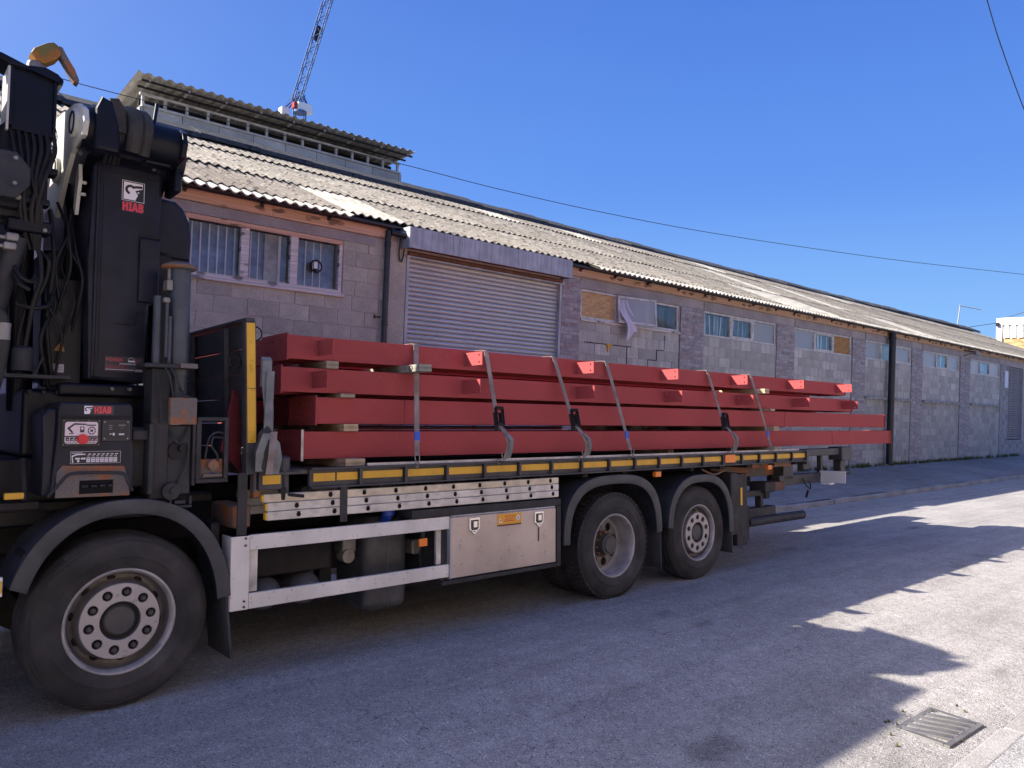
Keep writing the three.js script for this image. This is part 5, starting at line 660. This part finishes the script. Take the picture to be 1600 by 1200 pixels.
  add(cr, 'steel_pipe', [bar([0.3, 2.665, -0.32], [0.63, 2.655, -0.3], 0.012), bar([0.3, 2.615, -0.32], [0.62, 2.605, -0.3], 0.012)], M.dullSteel); add(cr, 'pipe_clamp', [B(0.605, 0.67, 2.585, 2.63, -0.33, -0.27, 0.012), B(0.615, 0.68, 2.635, 2.685, -0.33, -0.27, 0.014)], M.dullSteel);
  const hoses = [[[0.5, 2.22, -0.12], [0.575, 2.205, -0.1], [0.6, 2.14, -0.1], [0.6, 2.0, -0.1], [0.57, 1.8, -0.12], [0.5, 1.6, -0.2]], [[0.74, 2.75, -0.4], [0.79, 2.6, -0.35], [0.80, 2.45, -0.33], [0.77, 2.3, -0.36], [0.74, 2.0, -0.4]], [[0.80, 2.62, -0.4], [0.84, 2.56, -0.36], [0.83, 2.45, -0.38], [0.78, 2.3, -0.4]], [[0.66, 2.52, -0.35], [0.70, 2.44, -0.3], [0.75, 2.42, -0.3], [0.77, 2.46, -0.33]], [[0.66, 2.48, -0.35], [0.69, 2.4, -0.28], [0.74, 2.37, -0.28]], [[0.7, 2.3, -0.4], [0.78, 2.28, -0.36], [0.86, 2.32, -0.4], [0.9, 2.5, -0.5]], [[0.86, 2.9, -0.5], [0.88, 2.6, -0.44], [0.86, 2.2, -0.46], [0.9, 1.9, -0.5]]];
  hoses.forEach((p, i) => add(cr, 'hose', tube(p, i ? 0.013 : 0.03, 30, 8), i ? M.hose : M.sleeve)); add(cr, 'hose_fitting', [cyl(0.034, 0.034, 0.08, 'y', 0.6, 2.1, -0.1, 14), cyl(0.038, 0.038, 0.02, 'y', 0.6, 2.14, -0.1, 6)], M.dullSteel);
  add(cr, 'filter', [cyl(0.055, 0.055, 0.12, 'y', 0.74, 1.98, -0.42, 18), new THREE.SphereGeometry(0.055, 16, 10).scale(1, 0.5, 1).translate(0.74, 2.04, -0.42)], M.craneGrey); add(cr, 'tray', [B(0.6, 0.98, 1.88, 1.9, -0.6, -0.4), bar([0.8, 1.9, -0.42], [0.84, 2.0, -0.42], 0.008)], M.craneGrey);
  const tr = new THREE.Shape([new THREE.Vector2(0.905, 2.055), new THREE.Vector2(0.965, 2.05), new THREE.Vector2(0.945, 2.115)]); add(cr, 'warning_triangle', new THREE.ExtrudeGeometry(tr, { depth: 0.003, bevelEnabled: false }).translate(0, 0, -0.5), M.hookYellow); add(cr, 'inner_panel', B(0.86, 1.06, 1.84, 2.5, -0.62, -0.51, 0.01), M.crane); decal(cr, 'data_label', 0.895, 0.965, 1.925, 1.975, -0.508, decalLabel);
}
{ // near stabiliser leg with its valve frame
  const st = part(truck, 'stabiliser', 'greasy stabiliser leg with a rusty capped tube');
  add(st, 'leg_tube', [cyl(0.064, 0.064, 0.66, 'y', 1.51, 2.24, -0.15, 28), cyl(0.052, 0.052, 0.3, 'y', 1.515, 1.8, -0.15, 24)], M.post); add(st, 'cap', lathe([[0.0, 0.03], [0.06, 0.03], [0.1, 0.012], [0.105, 0.0], [0.09, -0.012], [0.0, -0.012]].reverse(), 32).translate(1.505, 2.585, -0.15), M.rusty, 'rusty dished cap');
  add(st, 'ram_tube', [cyl(0.024, 0.024, 0.42, 'y', 1.375, 2.18, -0.12, 14), cyl(0.011, 0.011, 0.36, 'y', 1.425, 2.2, -0.1, 10), cyl(0.012, 0.012, 0.3, 'y', 1.445, 2.12, -0.1, 10)], M.post); add(st, 'fitting', B(1.4, 1.44, 2.35, 2.385, -0.14, -0.08, 0.01), M.dullSteel); add(st, 'fitting', [B(1.42, 1.46, 2.43, 2.5, -0.18, -0.1, 0.01), cyl(0.012, 0.012, 0.1, 'y', 1.445, 2.52, -0.14, 8)], M.dullSteel);
  add(st, 'top_plate', [B(1.292, 1.59, 1.952, 1.976, -0.24, -0.03, 0.004)], M.iron); add(st, 'plate_edge', B(1.49, 1.592, 1.955, 1.985, -0.029, -0.02, 0.004), M.rusty);
  add(st, 'leg_box', [B(1.345, 1.45, 1.17, 1.95, -0.24, -0.07, 0.01), B(1.33, 1.36, 1.2, 1.62, -0.2, -0.04, 0.008)], M.iron); add(st, 'valve_box', B(1.44, 1.596, 1.614, 1.776, -0.14, -0.03, 0.004), M.rusty, 'rusty square valve box');
  add(st, 'lower_body', B(1.425, 1.585, 1.19, 1.612, -0.26, -0.08, 0.012), M.craneGrey); add(st, 'flange', [cyl(0.055, 0.055, 0.03, 'z', 1.50, 1.455, -0.075, 24), cyl(0.02, 0.02, 0.05, 'z', 1.52, 1.47, -0.06, 12)], M.crane); add(st, 'roller', [cyl(0.05, 0.05, 0.06, 'z', 1.46, 1.215, -0.06, 22), cyl(0.02, 0.02, 0.07, 'z', 1.47, 1.22, -0.05, 12)], M.craneGrey);
  add(st, 'valve_frame', [B(1.605, 1.635, 1.255, 1.66, -0.1, -0.05, 0.005), B(1.775, 1.803, 1.255, 1.66, -0.1, -0.05, 0.005), B(1.606, 1.802, 1.636, 1.66, -0.105, -0.045, 0.004), B(1.606, 1.802, 1.255, 1.28, -0.105, -0.045, 0.004), B(1.585, 1.606, 1.24, 1.66, -0.16, -0.06, 0.006)], M.iron); add(st, 'frame_plate', [ext([[1.635, 1.283], [1.775, 1.283], [1.775, 1.40], [1.635, 1.40]], -0.09, -0.08, 0, [[1.705, 1.305, 0.018]])], M.rusty); add(st, 'valve', [cyl(0.032, 0.032, 0.06, 'z', 1.705, 1.365, -0.06, 16), B(1.65, 1.77, 1.29, 1.31, -0.075, -0.055, 0.004)], M.rusty);
  [[[1.78, 1.56, -0.07], [1.72, 1.565, -0.05], [1.68, 1.53, -0.05], [1.67, 1.46, -0.06], [1.665, 1.4, -0.07]], [[1.78, 1.53, -0.07], [1.7, 1.535, -0.03], [1.69, 1.48, -0.03], [1.73, 1.42, -0.04], [1.735, 1.34, -0.06]], [[1.45, 1.6, -0.08], [1.47, 1.53, -0.05], [1.5, 1.5, -0.04], [1.53, 1.53, -0.05], [1.56, 1.6, -0.07]], [[1.56, 1.5, -0.06], [1.55, 1.38, -0.05], [1.5, 1.25, -0.06]], [[1.4, 1.97, -0.05], [1.43, 1.9, -0.02], [1.46, 1.78, -0.05]], [[1.42, 1.99, -0.05], [1.46, 1.9, -0.01], [1.5, 1.82, -0.02], [1.54, 1.775, -0.06]], [[1.49, 1.84, -0.04], [1.5, 1.8, -0.03], [1.58, 1.77, -0.05]], [[1.36, 1.93, -0.03], [1.375, 1.8, -0.02], [1.4, 1.62, -0.06]]].forEach((p) => add(st, 'hose', tube(p, 0.0075, 20, 6), M.craneGrey));
  add(st, 'foot_step', [B(1.45, 1.58, 1.115, 1.13, -0.1, -0.02, 0.004), B(1.45, 1.465, 1.13, 1.185, -0.08, -0.03, 0.004), B(1.565, 1.58, 1.13, 1.185, -0.08, -0.03, 0.004), B(1.48, 1.55, 1.135, 1.16, -0.12, -0.04, 0.006)], M.craneGrey);
  add(st, 'side_arm', [B(1.22, 1.345, 1.24, 1.6, -0.3, -0.14, 0.02), B(1.25, 1.34, 1.52, 1.58, -0.14, -0.08, 0.01)], M.iron);
}
{ // control station
  const cp = part(truck, 'control_station', 'dark control station with keypad, red stop button and load chart'); const z = -0.05;
  add(cp, 'housing', ext([[0.84, 1.30], [0.835, 1.24], [1.245, 1.22], [1.255, 1.38], [1.243, 1.55], [1.24, 1.71], [1.225, 1.735], [0.875, 1.738], [0.862, 1.71], [0.86, 1.55]], -0.4, z, 0.014), M.cover); add(cp, 'side_shell', ext([[0.80, 1.22], [0.85, 1.22], [0.868, 1.62], [0.865, 1.70], [0.82, 1.70], [0.79, 1.66], [0.80, 1.45]], -0.42, z - 0.03, 0.015), M.cover);
  add(cp, 'bezel', [B(0.877, 1.077, 1.486, 1.644, z - 0.001, z + 0.005, 0.002), B(1.078, 1.229, 1.516, 1.642, z - 0.001, z + 0.004, 0.002)], M.black); decal(cp, 'keypad', 0.881, 1.073, 1.49, 1.64, z + 0.0065, decalKeys, 'pale keypad print with crane diagram'); decal(cp, 'meter_panel', 1.082, 1.225, 1.52, 1.638, z + 0.0055, decalGrey);
  add(cp, 'stop_button', [cyl(0.026, 0.024, 0.02, 'z', 0.985, 1.53, z + 0.016, 22), cyl(0.028, 0.028, 0.006, 'z', 0.983, 1.53, z + 0.009, 22)], mat([0.62, 0.02, 0.03], 0.35)); decal(cp, 'badge', 0.985, 1.138, 1.666, 1.72, z + 0.0015, decalWide, 'white badge beside red lettering'); decal(cp, 'load_chart', 0.927, 1.182, 1.393, 1.462, z + 0.0015, decalChart);
  add(cp, 'brow', B(0.862, 1.24, 1.65, 1.658, z - 0.004, z + 0.012, 0.003), M.cover);
  add(cp, 'lever_recess', [ext([[0.86, 1.21], [1.235, 1.205], [1.225, 1.30], [1.2, 1.375], [0.89, 1.385], [0.865, 1.35]], z - 0.002, z + 0.006, 0.002)], M.rusty); add(cp, 'lever_slot', B(0.975, 1.145, 1.225, 1.30, z + 0.004, z + 0.0075), M.hollow); for (let i = 0; i < 4; i++) add(cp, 'lever', B(0.985 + i * 0.043, 1.017 + i * 0.043, 1.262, 1.274, z + 0.006, z + 0.03, 0.004), M.craneGrey);
  add(cp, 'grab_handle', tube([[0.825, 1.22, z + 0.02], [0.87, 1.29, z + 0.05], [0.915, 1.34, z + 0.06], [1.0, 1.345, z + 0.06], [1.14, 1.34, z + 0.06], [1.19, 1.33, z + 0.06], [1.215, 1.28, z + 0.05], [1.245, 1.235, z + 0.02]], 0.009, 48, 8), M.craneGrey);
  add(truck, 'marker_light', B(0.635, 0.725, 1.21, 1.245, -0.12, -0.09, 0.005), M.yellow); add(truck, 'support_bar', [B(0.5, 0.8, 1.15, 1.19, -0.2, -0.12, 0.006), bar([0.73, 1.2, -0.1], [0.73, 1.42, -0.2], 0.016), B(0.6, 1.8, 1.12, 1.17, -0.5, -0.3, 0.01)], M.chassis);
}
decal(truck.getObjectByName('tool_box'), 'warning_sign', 3.975, 4.235, 0.80, 0.898, 0.0078, decalWarn, 'yellow warning sticker');

// ------------------------------------------------------------------ ladders slung under the bed
const onTruck = (name, label, category, p, group) => { const g = thing(name, label, category, truck.localToWorld(V(p)).toArray(), group); g.rotation.x = TILT; return g; };
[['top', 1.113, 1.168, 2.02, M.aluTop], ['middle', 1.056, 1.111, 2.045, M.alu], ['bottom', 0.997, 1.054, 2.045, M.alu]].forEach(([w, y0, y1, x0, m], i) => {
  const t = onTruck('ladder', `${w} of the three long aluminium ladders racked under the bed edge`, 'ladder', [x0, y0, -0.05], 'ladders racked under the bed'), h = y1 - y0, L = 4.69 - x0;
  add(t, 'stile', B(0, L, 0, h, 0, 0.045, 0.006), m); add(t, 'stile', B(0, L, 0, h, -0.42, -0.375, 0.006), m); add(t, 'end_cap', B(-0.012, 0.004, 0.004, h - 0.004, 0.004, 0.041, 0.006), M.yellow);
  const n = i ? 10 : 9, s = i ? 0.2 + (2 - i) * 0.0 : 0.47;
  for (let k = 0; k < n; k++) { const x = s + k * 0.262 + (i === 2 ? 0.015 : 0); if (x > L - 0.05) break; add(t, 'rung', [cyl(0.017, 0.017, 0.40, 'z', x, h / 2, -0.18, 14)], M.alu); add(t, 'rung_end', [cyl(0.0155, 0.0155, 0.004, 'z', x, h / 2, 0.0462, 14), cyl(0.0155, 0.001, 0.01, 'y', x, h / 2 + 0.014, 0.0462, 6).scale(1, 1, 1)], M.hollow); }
});
// ------------------------------------------------------------------ steel beams
const FZ = -0.25, layers = [
  { y: 2.078, h: 0.168, x0: 2.262, x1: 10.74, cl: [2.50, 3.83, 5.16, 6.455, 7.78, 9.10, 10.45], ep: true, tag: 'top' },
  { y: 1.846, h: 0.174, x0: 2.222, x1: 10.95, cl: [2.46, 3.81, 5.17, 6.52, 7.90, 9.24, 10.62], ep: true, tag: 'second' },
  { y: 1.625, h: 0.189, x0: 2.485, x1: 12.07, cl: [], ep: true, st: [3.24, 9.03], tag: 'third' },
  { y: 1.376, h: 0.193, x0: 2.383, x1: 12.27, cl: [], ep: true, st: [10.32, 12.2], tag: 'bottom' },
];
const DEP = 0.41;
layers.forEach((l, li) => {
  for (let k = 0; k < 4; k++) {
    const z = FZ - k * (DEP + 0.165), dx = k ? [0, 0.06, -0.05, 0.1][k] : 0, L = l.x1 - l.x0 - (li > 1 && k ? [0, 3.1, 2.7, li === 3 ? 3.3 : 0][k] : 0);
    const which = ['nearest to the viewer', 'second from the viewer', 'third from the viewer', 'farthest from the viewer'][k];
    const t = onTruck('steel_beam', `red oxide steel beam in the ${l.tag} layer of the load, ${which}`, 'steel beam', [l.x0 + dx, l.y, z], 'steel beams on the lorry');
    add(t, 'flange', B(0.012, L - 0.0125, 0, l.h, -0.014, 0, 0.002), M.red); add(t, 'flange', B(0.012, L - 0.0125, 0, l.h, -DEP, -DEP + 0.014, 0.002), M.red); add(t, 'web', B(0.012, L - 0.0125, l.h / 2 - 0.005, l.h / 2 + 0.005, -DEP + 0.014, -0.014), M.red);
    const holes = []; for (const hx of [-0.05, -0.115, -0.18, -0.23, -0.295, -0.36]) for (const hy of [0.27, 0.74]) holes.push([hx, l.h * hy, 0.0095]);
    const ep = extX([[0.012, -0.012], [0.012, l.h + 0.012], [-DEP - 0.012, l.h + 0.012], [-DEP - 0.012, -0.012]], 0, 0.012, 0.001, holes, 6);
    add(t, 'end_plate', ep, M.red); const e2 = add(t, 'end_plate', B(L - 0.012, L, -0.004, l.h + 0.004, -DEP - 0.004, 0.012, 0.001), M.red);
    if (li === 3) add(t, 'bare_edge', B(-0.004, 0.014, -0.014, l.h + 0.014, 0.0125, 0.0145), M.alu);
    const clg = merged(ext([[0, 0.03], [0.235, 0.03], [0.235, l.h - 0.028], [0, l.h - 0.028]], 0, 0.012, 0.001, [[0.035, 0.055, 0.0085], [0.035, l.h - 0.055, 0.0085], [0.195, 0.055, 0.0085], [0.195, l.h - 0.055, 0.0085]], 8).rotateY(-Math.PI / 2));
    if (k === 0 || k === 3) for (const c of l.cl) { const m = add(t, 'cleat', clg, M.red); m.position.set(c - l.x0 + 0.006, 0, k ? -DEP - 0.2355 : 0.0003); if (!k) { const wb = add(t, 'weld_bead', cyl(0.005, 0.005, l.h - 0.064, 'y', 0, l.h / 2, 0, 6), M.redDark); wb.position.set(c - l.x0 - 0.009, 0, 0.002); } }
    for (const s of l.st ?? []) if (s < l.x0 + L) add(t, 'stiffener', B(s - l.x0, s - l.x0 + 0.012, 0.004, l.h - 0.004, -DEP + 0.016, 0.004), M.red);
  }
});
{ // galvanised tubes and red rings lying between the layers
  const tb = onTruck('galvanised_tube', 'shiny galvanised tube lying among the lower beams', 'tube', [3.4, 1.572, -2.28]); add(tb, 'tube', cyl(0.024, 0.024, 3.6, 'x', 1.8, 0.024, 0, 16), M.zinc);
  for (const [x, r, l] of [[5.6, 0.05, 'left'], [7.2, 0.06, 'right']]) { const g = onTruck('red_pipe', `short red pipe lying behind the lower beams, the ${l} one`, 'pipe', [x, 1.314, -2.32], 'short red pipes'); add(g, 'pipe', lathe([[r, 0], [r, 0.5], [r - 0.008, 0.5], [r - 0.008, 0]].reverse(), 28).rotateX(-Math.PI / 2).translate(0, r, 0.15), M.redRing); }
}
{ // timbers between the layers: [x, y0, y1, width, zNear, zFar, material, label]
  const G = 'timber bearers between the beams';
  const tm = (x, y0, y1, w, zn, zf, m, label) => { const t = onTruck('timber_bearer', label, 'timber', [x, y0, zn], G); add(t, 'timber', B(-w / 2, w / 2, 0.001, y1 - y0 - 0.001, zf - zn, 0, 0.004), m); return t; };
  tm(2.60, 2.02, 2.078, 0.1, -0.215, -2.38, M.timber[2], 'timber bearer under the left end of the top beams'); tm(8.28, 2.02, 2.078, 0.1, -0.06, -2.38, M.timber[1], 'pale timber bearer sticking out under the right end of the top beams');
  const lg = tm(3.25, 2.02, 2.078, 0.11, 0.02, -2.2, M.timberGrey, 'weathered grey timber sticking out beside the first strap'); add(lg, 'ring_mark', new THREE.TorusGeometry(0.02, 0.004, 6, 20).rotateY(Math.PI / 2).translate(-0.056, 0.03, -0.12), M.hub);
  tm(2.72, 1.814, 1.846, 0.12, -0.2, -2.38, M.timber[2], 'thin timber bearer under the left end of the second layer'); tm(8.55, 1.814, 1.846, 0.1, -0.14, -2.38, M.timber[0], 'thin timber bearer under the right end of the second layer');
  tm(2.75, 1.569, 1.625, 0.12, -0.2, -2.38, M.timber[0], 'timber bearer under the left end of the third layer'); tm(8.68, 1.569, 1.625, 0.12, -0.17, -2.38, M.timber[0], 'timber bearer under the right end of the third layer'); tm(7.4, 1.569, 1.625, 0.1, -1.2, -2.38, M.timber[1], 'short timber block among the rear beams of the third layer');
  tm(2.75, 1.313, 1.376, 0.16, -0.13, -2.38, M.timber[1], 'wide timber bearer on the deck at the left end of the load'); tm(8.68, 1.313, 1.376, 0.16, -0.15, -2.38, M.timber[1], 'wide timber bearer on the deck at the right end of the load'); tm(6.9, 1.313, 1.376, 0.1, -0.45, -2.38, M.timber[1], 'timber bearer on the deck under the middle of the load');
}
// ------------------------------------------------------------------ ratchet straps
function ribbon(pts, w, th = 0.004) {     // flat webbing following pts, its width along x
  const gs = []; for (let i = 0; i < pts.length - 1; i++) { const [a, b] = [pts[i], pts[i + 1]], d = Math.hypot(b[1] - a[1], b[2] - a[2]) || 1, ny = (b[2] - a[2]) / d * th / 2, nz = -(b[1] - a[1]) / d * th / 2, W = (w[i] ?? w) / 2, W2 = (w[i + 1] ?? w) / 2;
    const p = (q, s, n, ww) => [q[0] + s * ww, q[1] + n * ny, q[2] + n * nz]; const v = [p(a, -1, 1, W), p(a, 1, 1, W), p(b, 1, 1, W2), p(b, -1, 1, W2), p(a, -1, -1, W), p(a, 1, -1, W), p(b, 1, -1, W2), p(b, -1, -1, W2)], f = [[0, 1, 2, 3], [5, 4, 7, 6], [1, 5, 6, 2], [4, 0, 3, 7]], pos = [];
    for (const [q0, q1, q2, q3] of f) pos.push(...v[q0], ...v[q1], ...v[q2], ...v[q0], ...v[q2], ...v[q3]); const g = new THREE.BufferGeometry(); g.setAttribute('position', new THREE.Float32BufferAttribute(pos, 3)); g.computeVertexNormals(); gs.push(g); }
  return gs;
}
const dbl = (m) => { m.side = THREE.DoubleSide; return m; };
[['first', 3.329, 3.185, 0, 1], ['second', 4.041, 4.035, 1, 0], ['third', 4.849, 4.99, 1, 0], ['fourth', 5.573, 5.67, 0, 1], ['fifth', 7.294, 7.40, 1, 0], ['sixth', 8.2, 8.255, 0, 1]].forEach(([nth, xt, xb, ratchet, tagged]) => {
  const t = onTruck('ratchet_strap', `${nth} load strap from the headboard, ${ratchet ? 'with a ratchet buckle on the near side' : 'plain with a blue tag near its hook'}`, 'strap', [xb, 1.33, 0], 'load straps over the beams'), X = (x) => x - xb, Y = (y) => y - 1.33, top = 2.252;
  const yj = ratchet ? 1.72 : 1.39, k = (y) => (y - 1.33) / (top - 1.33), xAt = (y) => X(lerp(xb, xt, k(y))), zAt = (y) => lerp(0.012, FZ + 0.016, k(y));
  add(t, 'webbing', ribbon([[xAt(yj), Y(yj), zAt(yj)], [xAt(1.9), Y(1.9), zAt(1.9) + 0.004], [X(xt), Y(top), FZ + 0.018], [X(xt), Y(top + 0.008), FZ - 0.02], [X(xt), Y(top + 0.008), -2.2], [X(xt), Y(top - 0.01), -2.26], [X(xb), Y(1.36), -2.47]], 0.044), dbl(M.strap));
  if (ratchet) {
    const rt = part(t, 'ratchet'); rt.position.set(xAt(1.66), Y(1.66), zAt(1.66) + 0.012); rt.rotation.set(R(-14), 0, R(-4 + rr(-5, 5)));
    add(rt, 'buckle', [B(-0.032, -0.026, -0.09, 0.07, -0.02, 0.03, 0.003), B(0.026, 0.032, -0.09, 0.07, -0.02, 0.03, 0.003), cyl(0.016, 0.016, 0.062, 'x', 0, -0.04, 0.012, 12), cyl(0.008, 0.008, 0.062, 'x', 0, 0.06, 0.0, 8), B(-0.025, 0.025, -0.02, 0.0, -0.01, 0.0)], M.iron); add(rt, 'handle', [B(-0.038, -0.033, -0.05, 0.1, 0.01, 0.045, 0.003), B(0.033, 0.038, -0.05, 0.1, 0.01, 0.045, 0.003), B(-0.038, 0.038, 0.085, 0.11, 0.02, 0.045, 0.004)], M.chassis);
    add(t, 'tail', ribbon([[xAt(1.6), Y(1.62), zAt(1.6) + 0.02], [xAt(1.6) + 0.015, Y(1.54), 0.03], [xAt(1.5) + 0.03, Y(1.47), 0.05], [0.025, Y(1.40), 0.03], [0.02, Y(1.345), 0.012]], 0.05), dbl(M.strap)); add(t, 'tail', ribbon([[xAt(1.6) + 0.02, Y(1.55), 0.035], [xAt(1.5) + 0.045, Y(1.5), 0.06], [0.05, Y(1.43), 0.045], [0.045, Y(1.35), 0.02]], 0.045), dbl(M.strapGrey));
  }
  if (tagged) add(t, 'tag', B(xAt(1.525) - 0.024, xAt(1.525) + 0.024, Y(1.49), Y(1.57), zAt(1.53) + 0.002, zAt(1.53) + 0.010), M.blueTag);
  add(t, 'hook', [tube([[-0.02, Y(1.395), 0.01], [-0.018, Y(1.36), 0.016], [0, Y(1.325), 0.018], [0.018, Y(1.36), 0.016], [0.02, Y(1.395), 0.01]], 0.005, 16, 6)], M.dullSteel);
});
{ // spare webbing and bag hung on the headboard post
  const t = onTruck('spare_strap', 'grey folded webbing strap hanging beside the yellow headboard post', 'strap', [2.01, 1.56, 0.01]); add(t, 'webbing', [...ribbon([[0.01, 0, 0.03], [0.015, 0.15, 0.02], [0.0, 0.3, 0.012], [0.002, 0.47, 0.01], [0.0, 0.49, -0.01], [0.0, 0.3, -0.02]], 0.062, 0.006), ...ribbon([[0.0, 0.06, 0.045], [0.01, 0.2, 0.035], [0.02, 0.40, 0.025]], 0.05, 0.006)], dbl(M.strapGrey));
  const b = onTruck('strap_bag', 'bundle of coiled black straps slumped at the foot of the yellow post', 'strap bundle', [2.01, 1.3, 0.03]); const g = new THREE.SphereGeometry(1, 24, 18), p = g.attributes.position; for (let i = 0; i < p.count; i++) { const x = p.getX(i), y = p.getY(i), z = p.getZ(i), q = 1 + 0.12 * Math.sin(x * 5 + y * 7) + 0.1 * Math.sin(z * 8 + y * 4); p.setXYZ(i, x * 0.06 * q * (1.15 - 0.35 * y), 0.15 + y * 0.16, z * 0.05 * q); } g.computeVertexNormals();
  add(b, 'bundle', g, M.bag); add(b, 'loop', ribbon([[-0.05, 0.02, 0.02], [-0.06, 0.14, 0.05], [-0.02, 0.26, 0.055], [0.04, 0.2, 0.06], [0.06, 0.1, 0.055], [0.05, 0.0, 0.03]], 0.05, 0.006), dbl(M.strapGrey)); add(b, 'loop', ribbon([[0.0, 0.0, 0.055], [0.01, 0.15, 0.075], [0.03, 0.27, 0.05]], 0.045, 0.006), M.strap);
}
renderer.render(scene, camera);
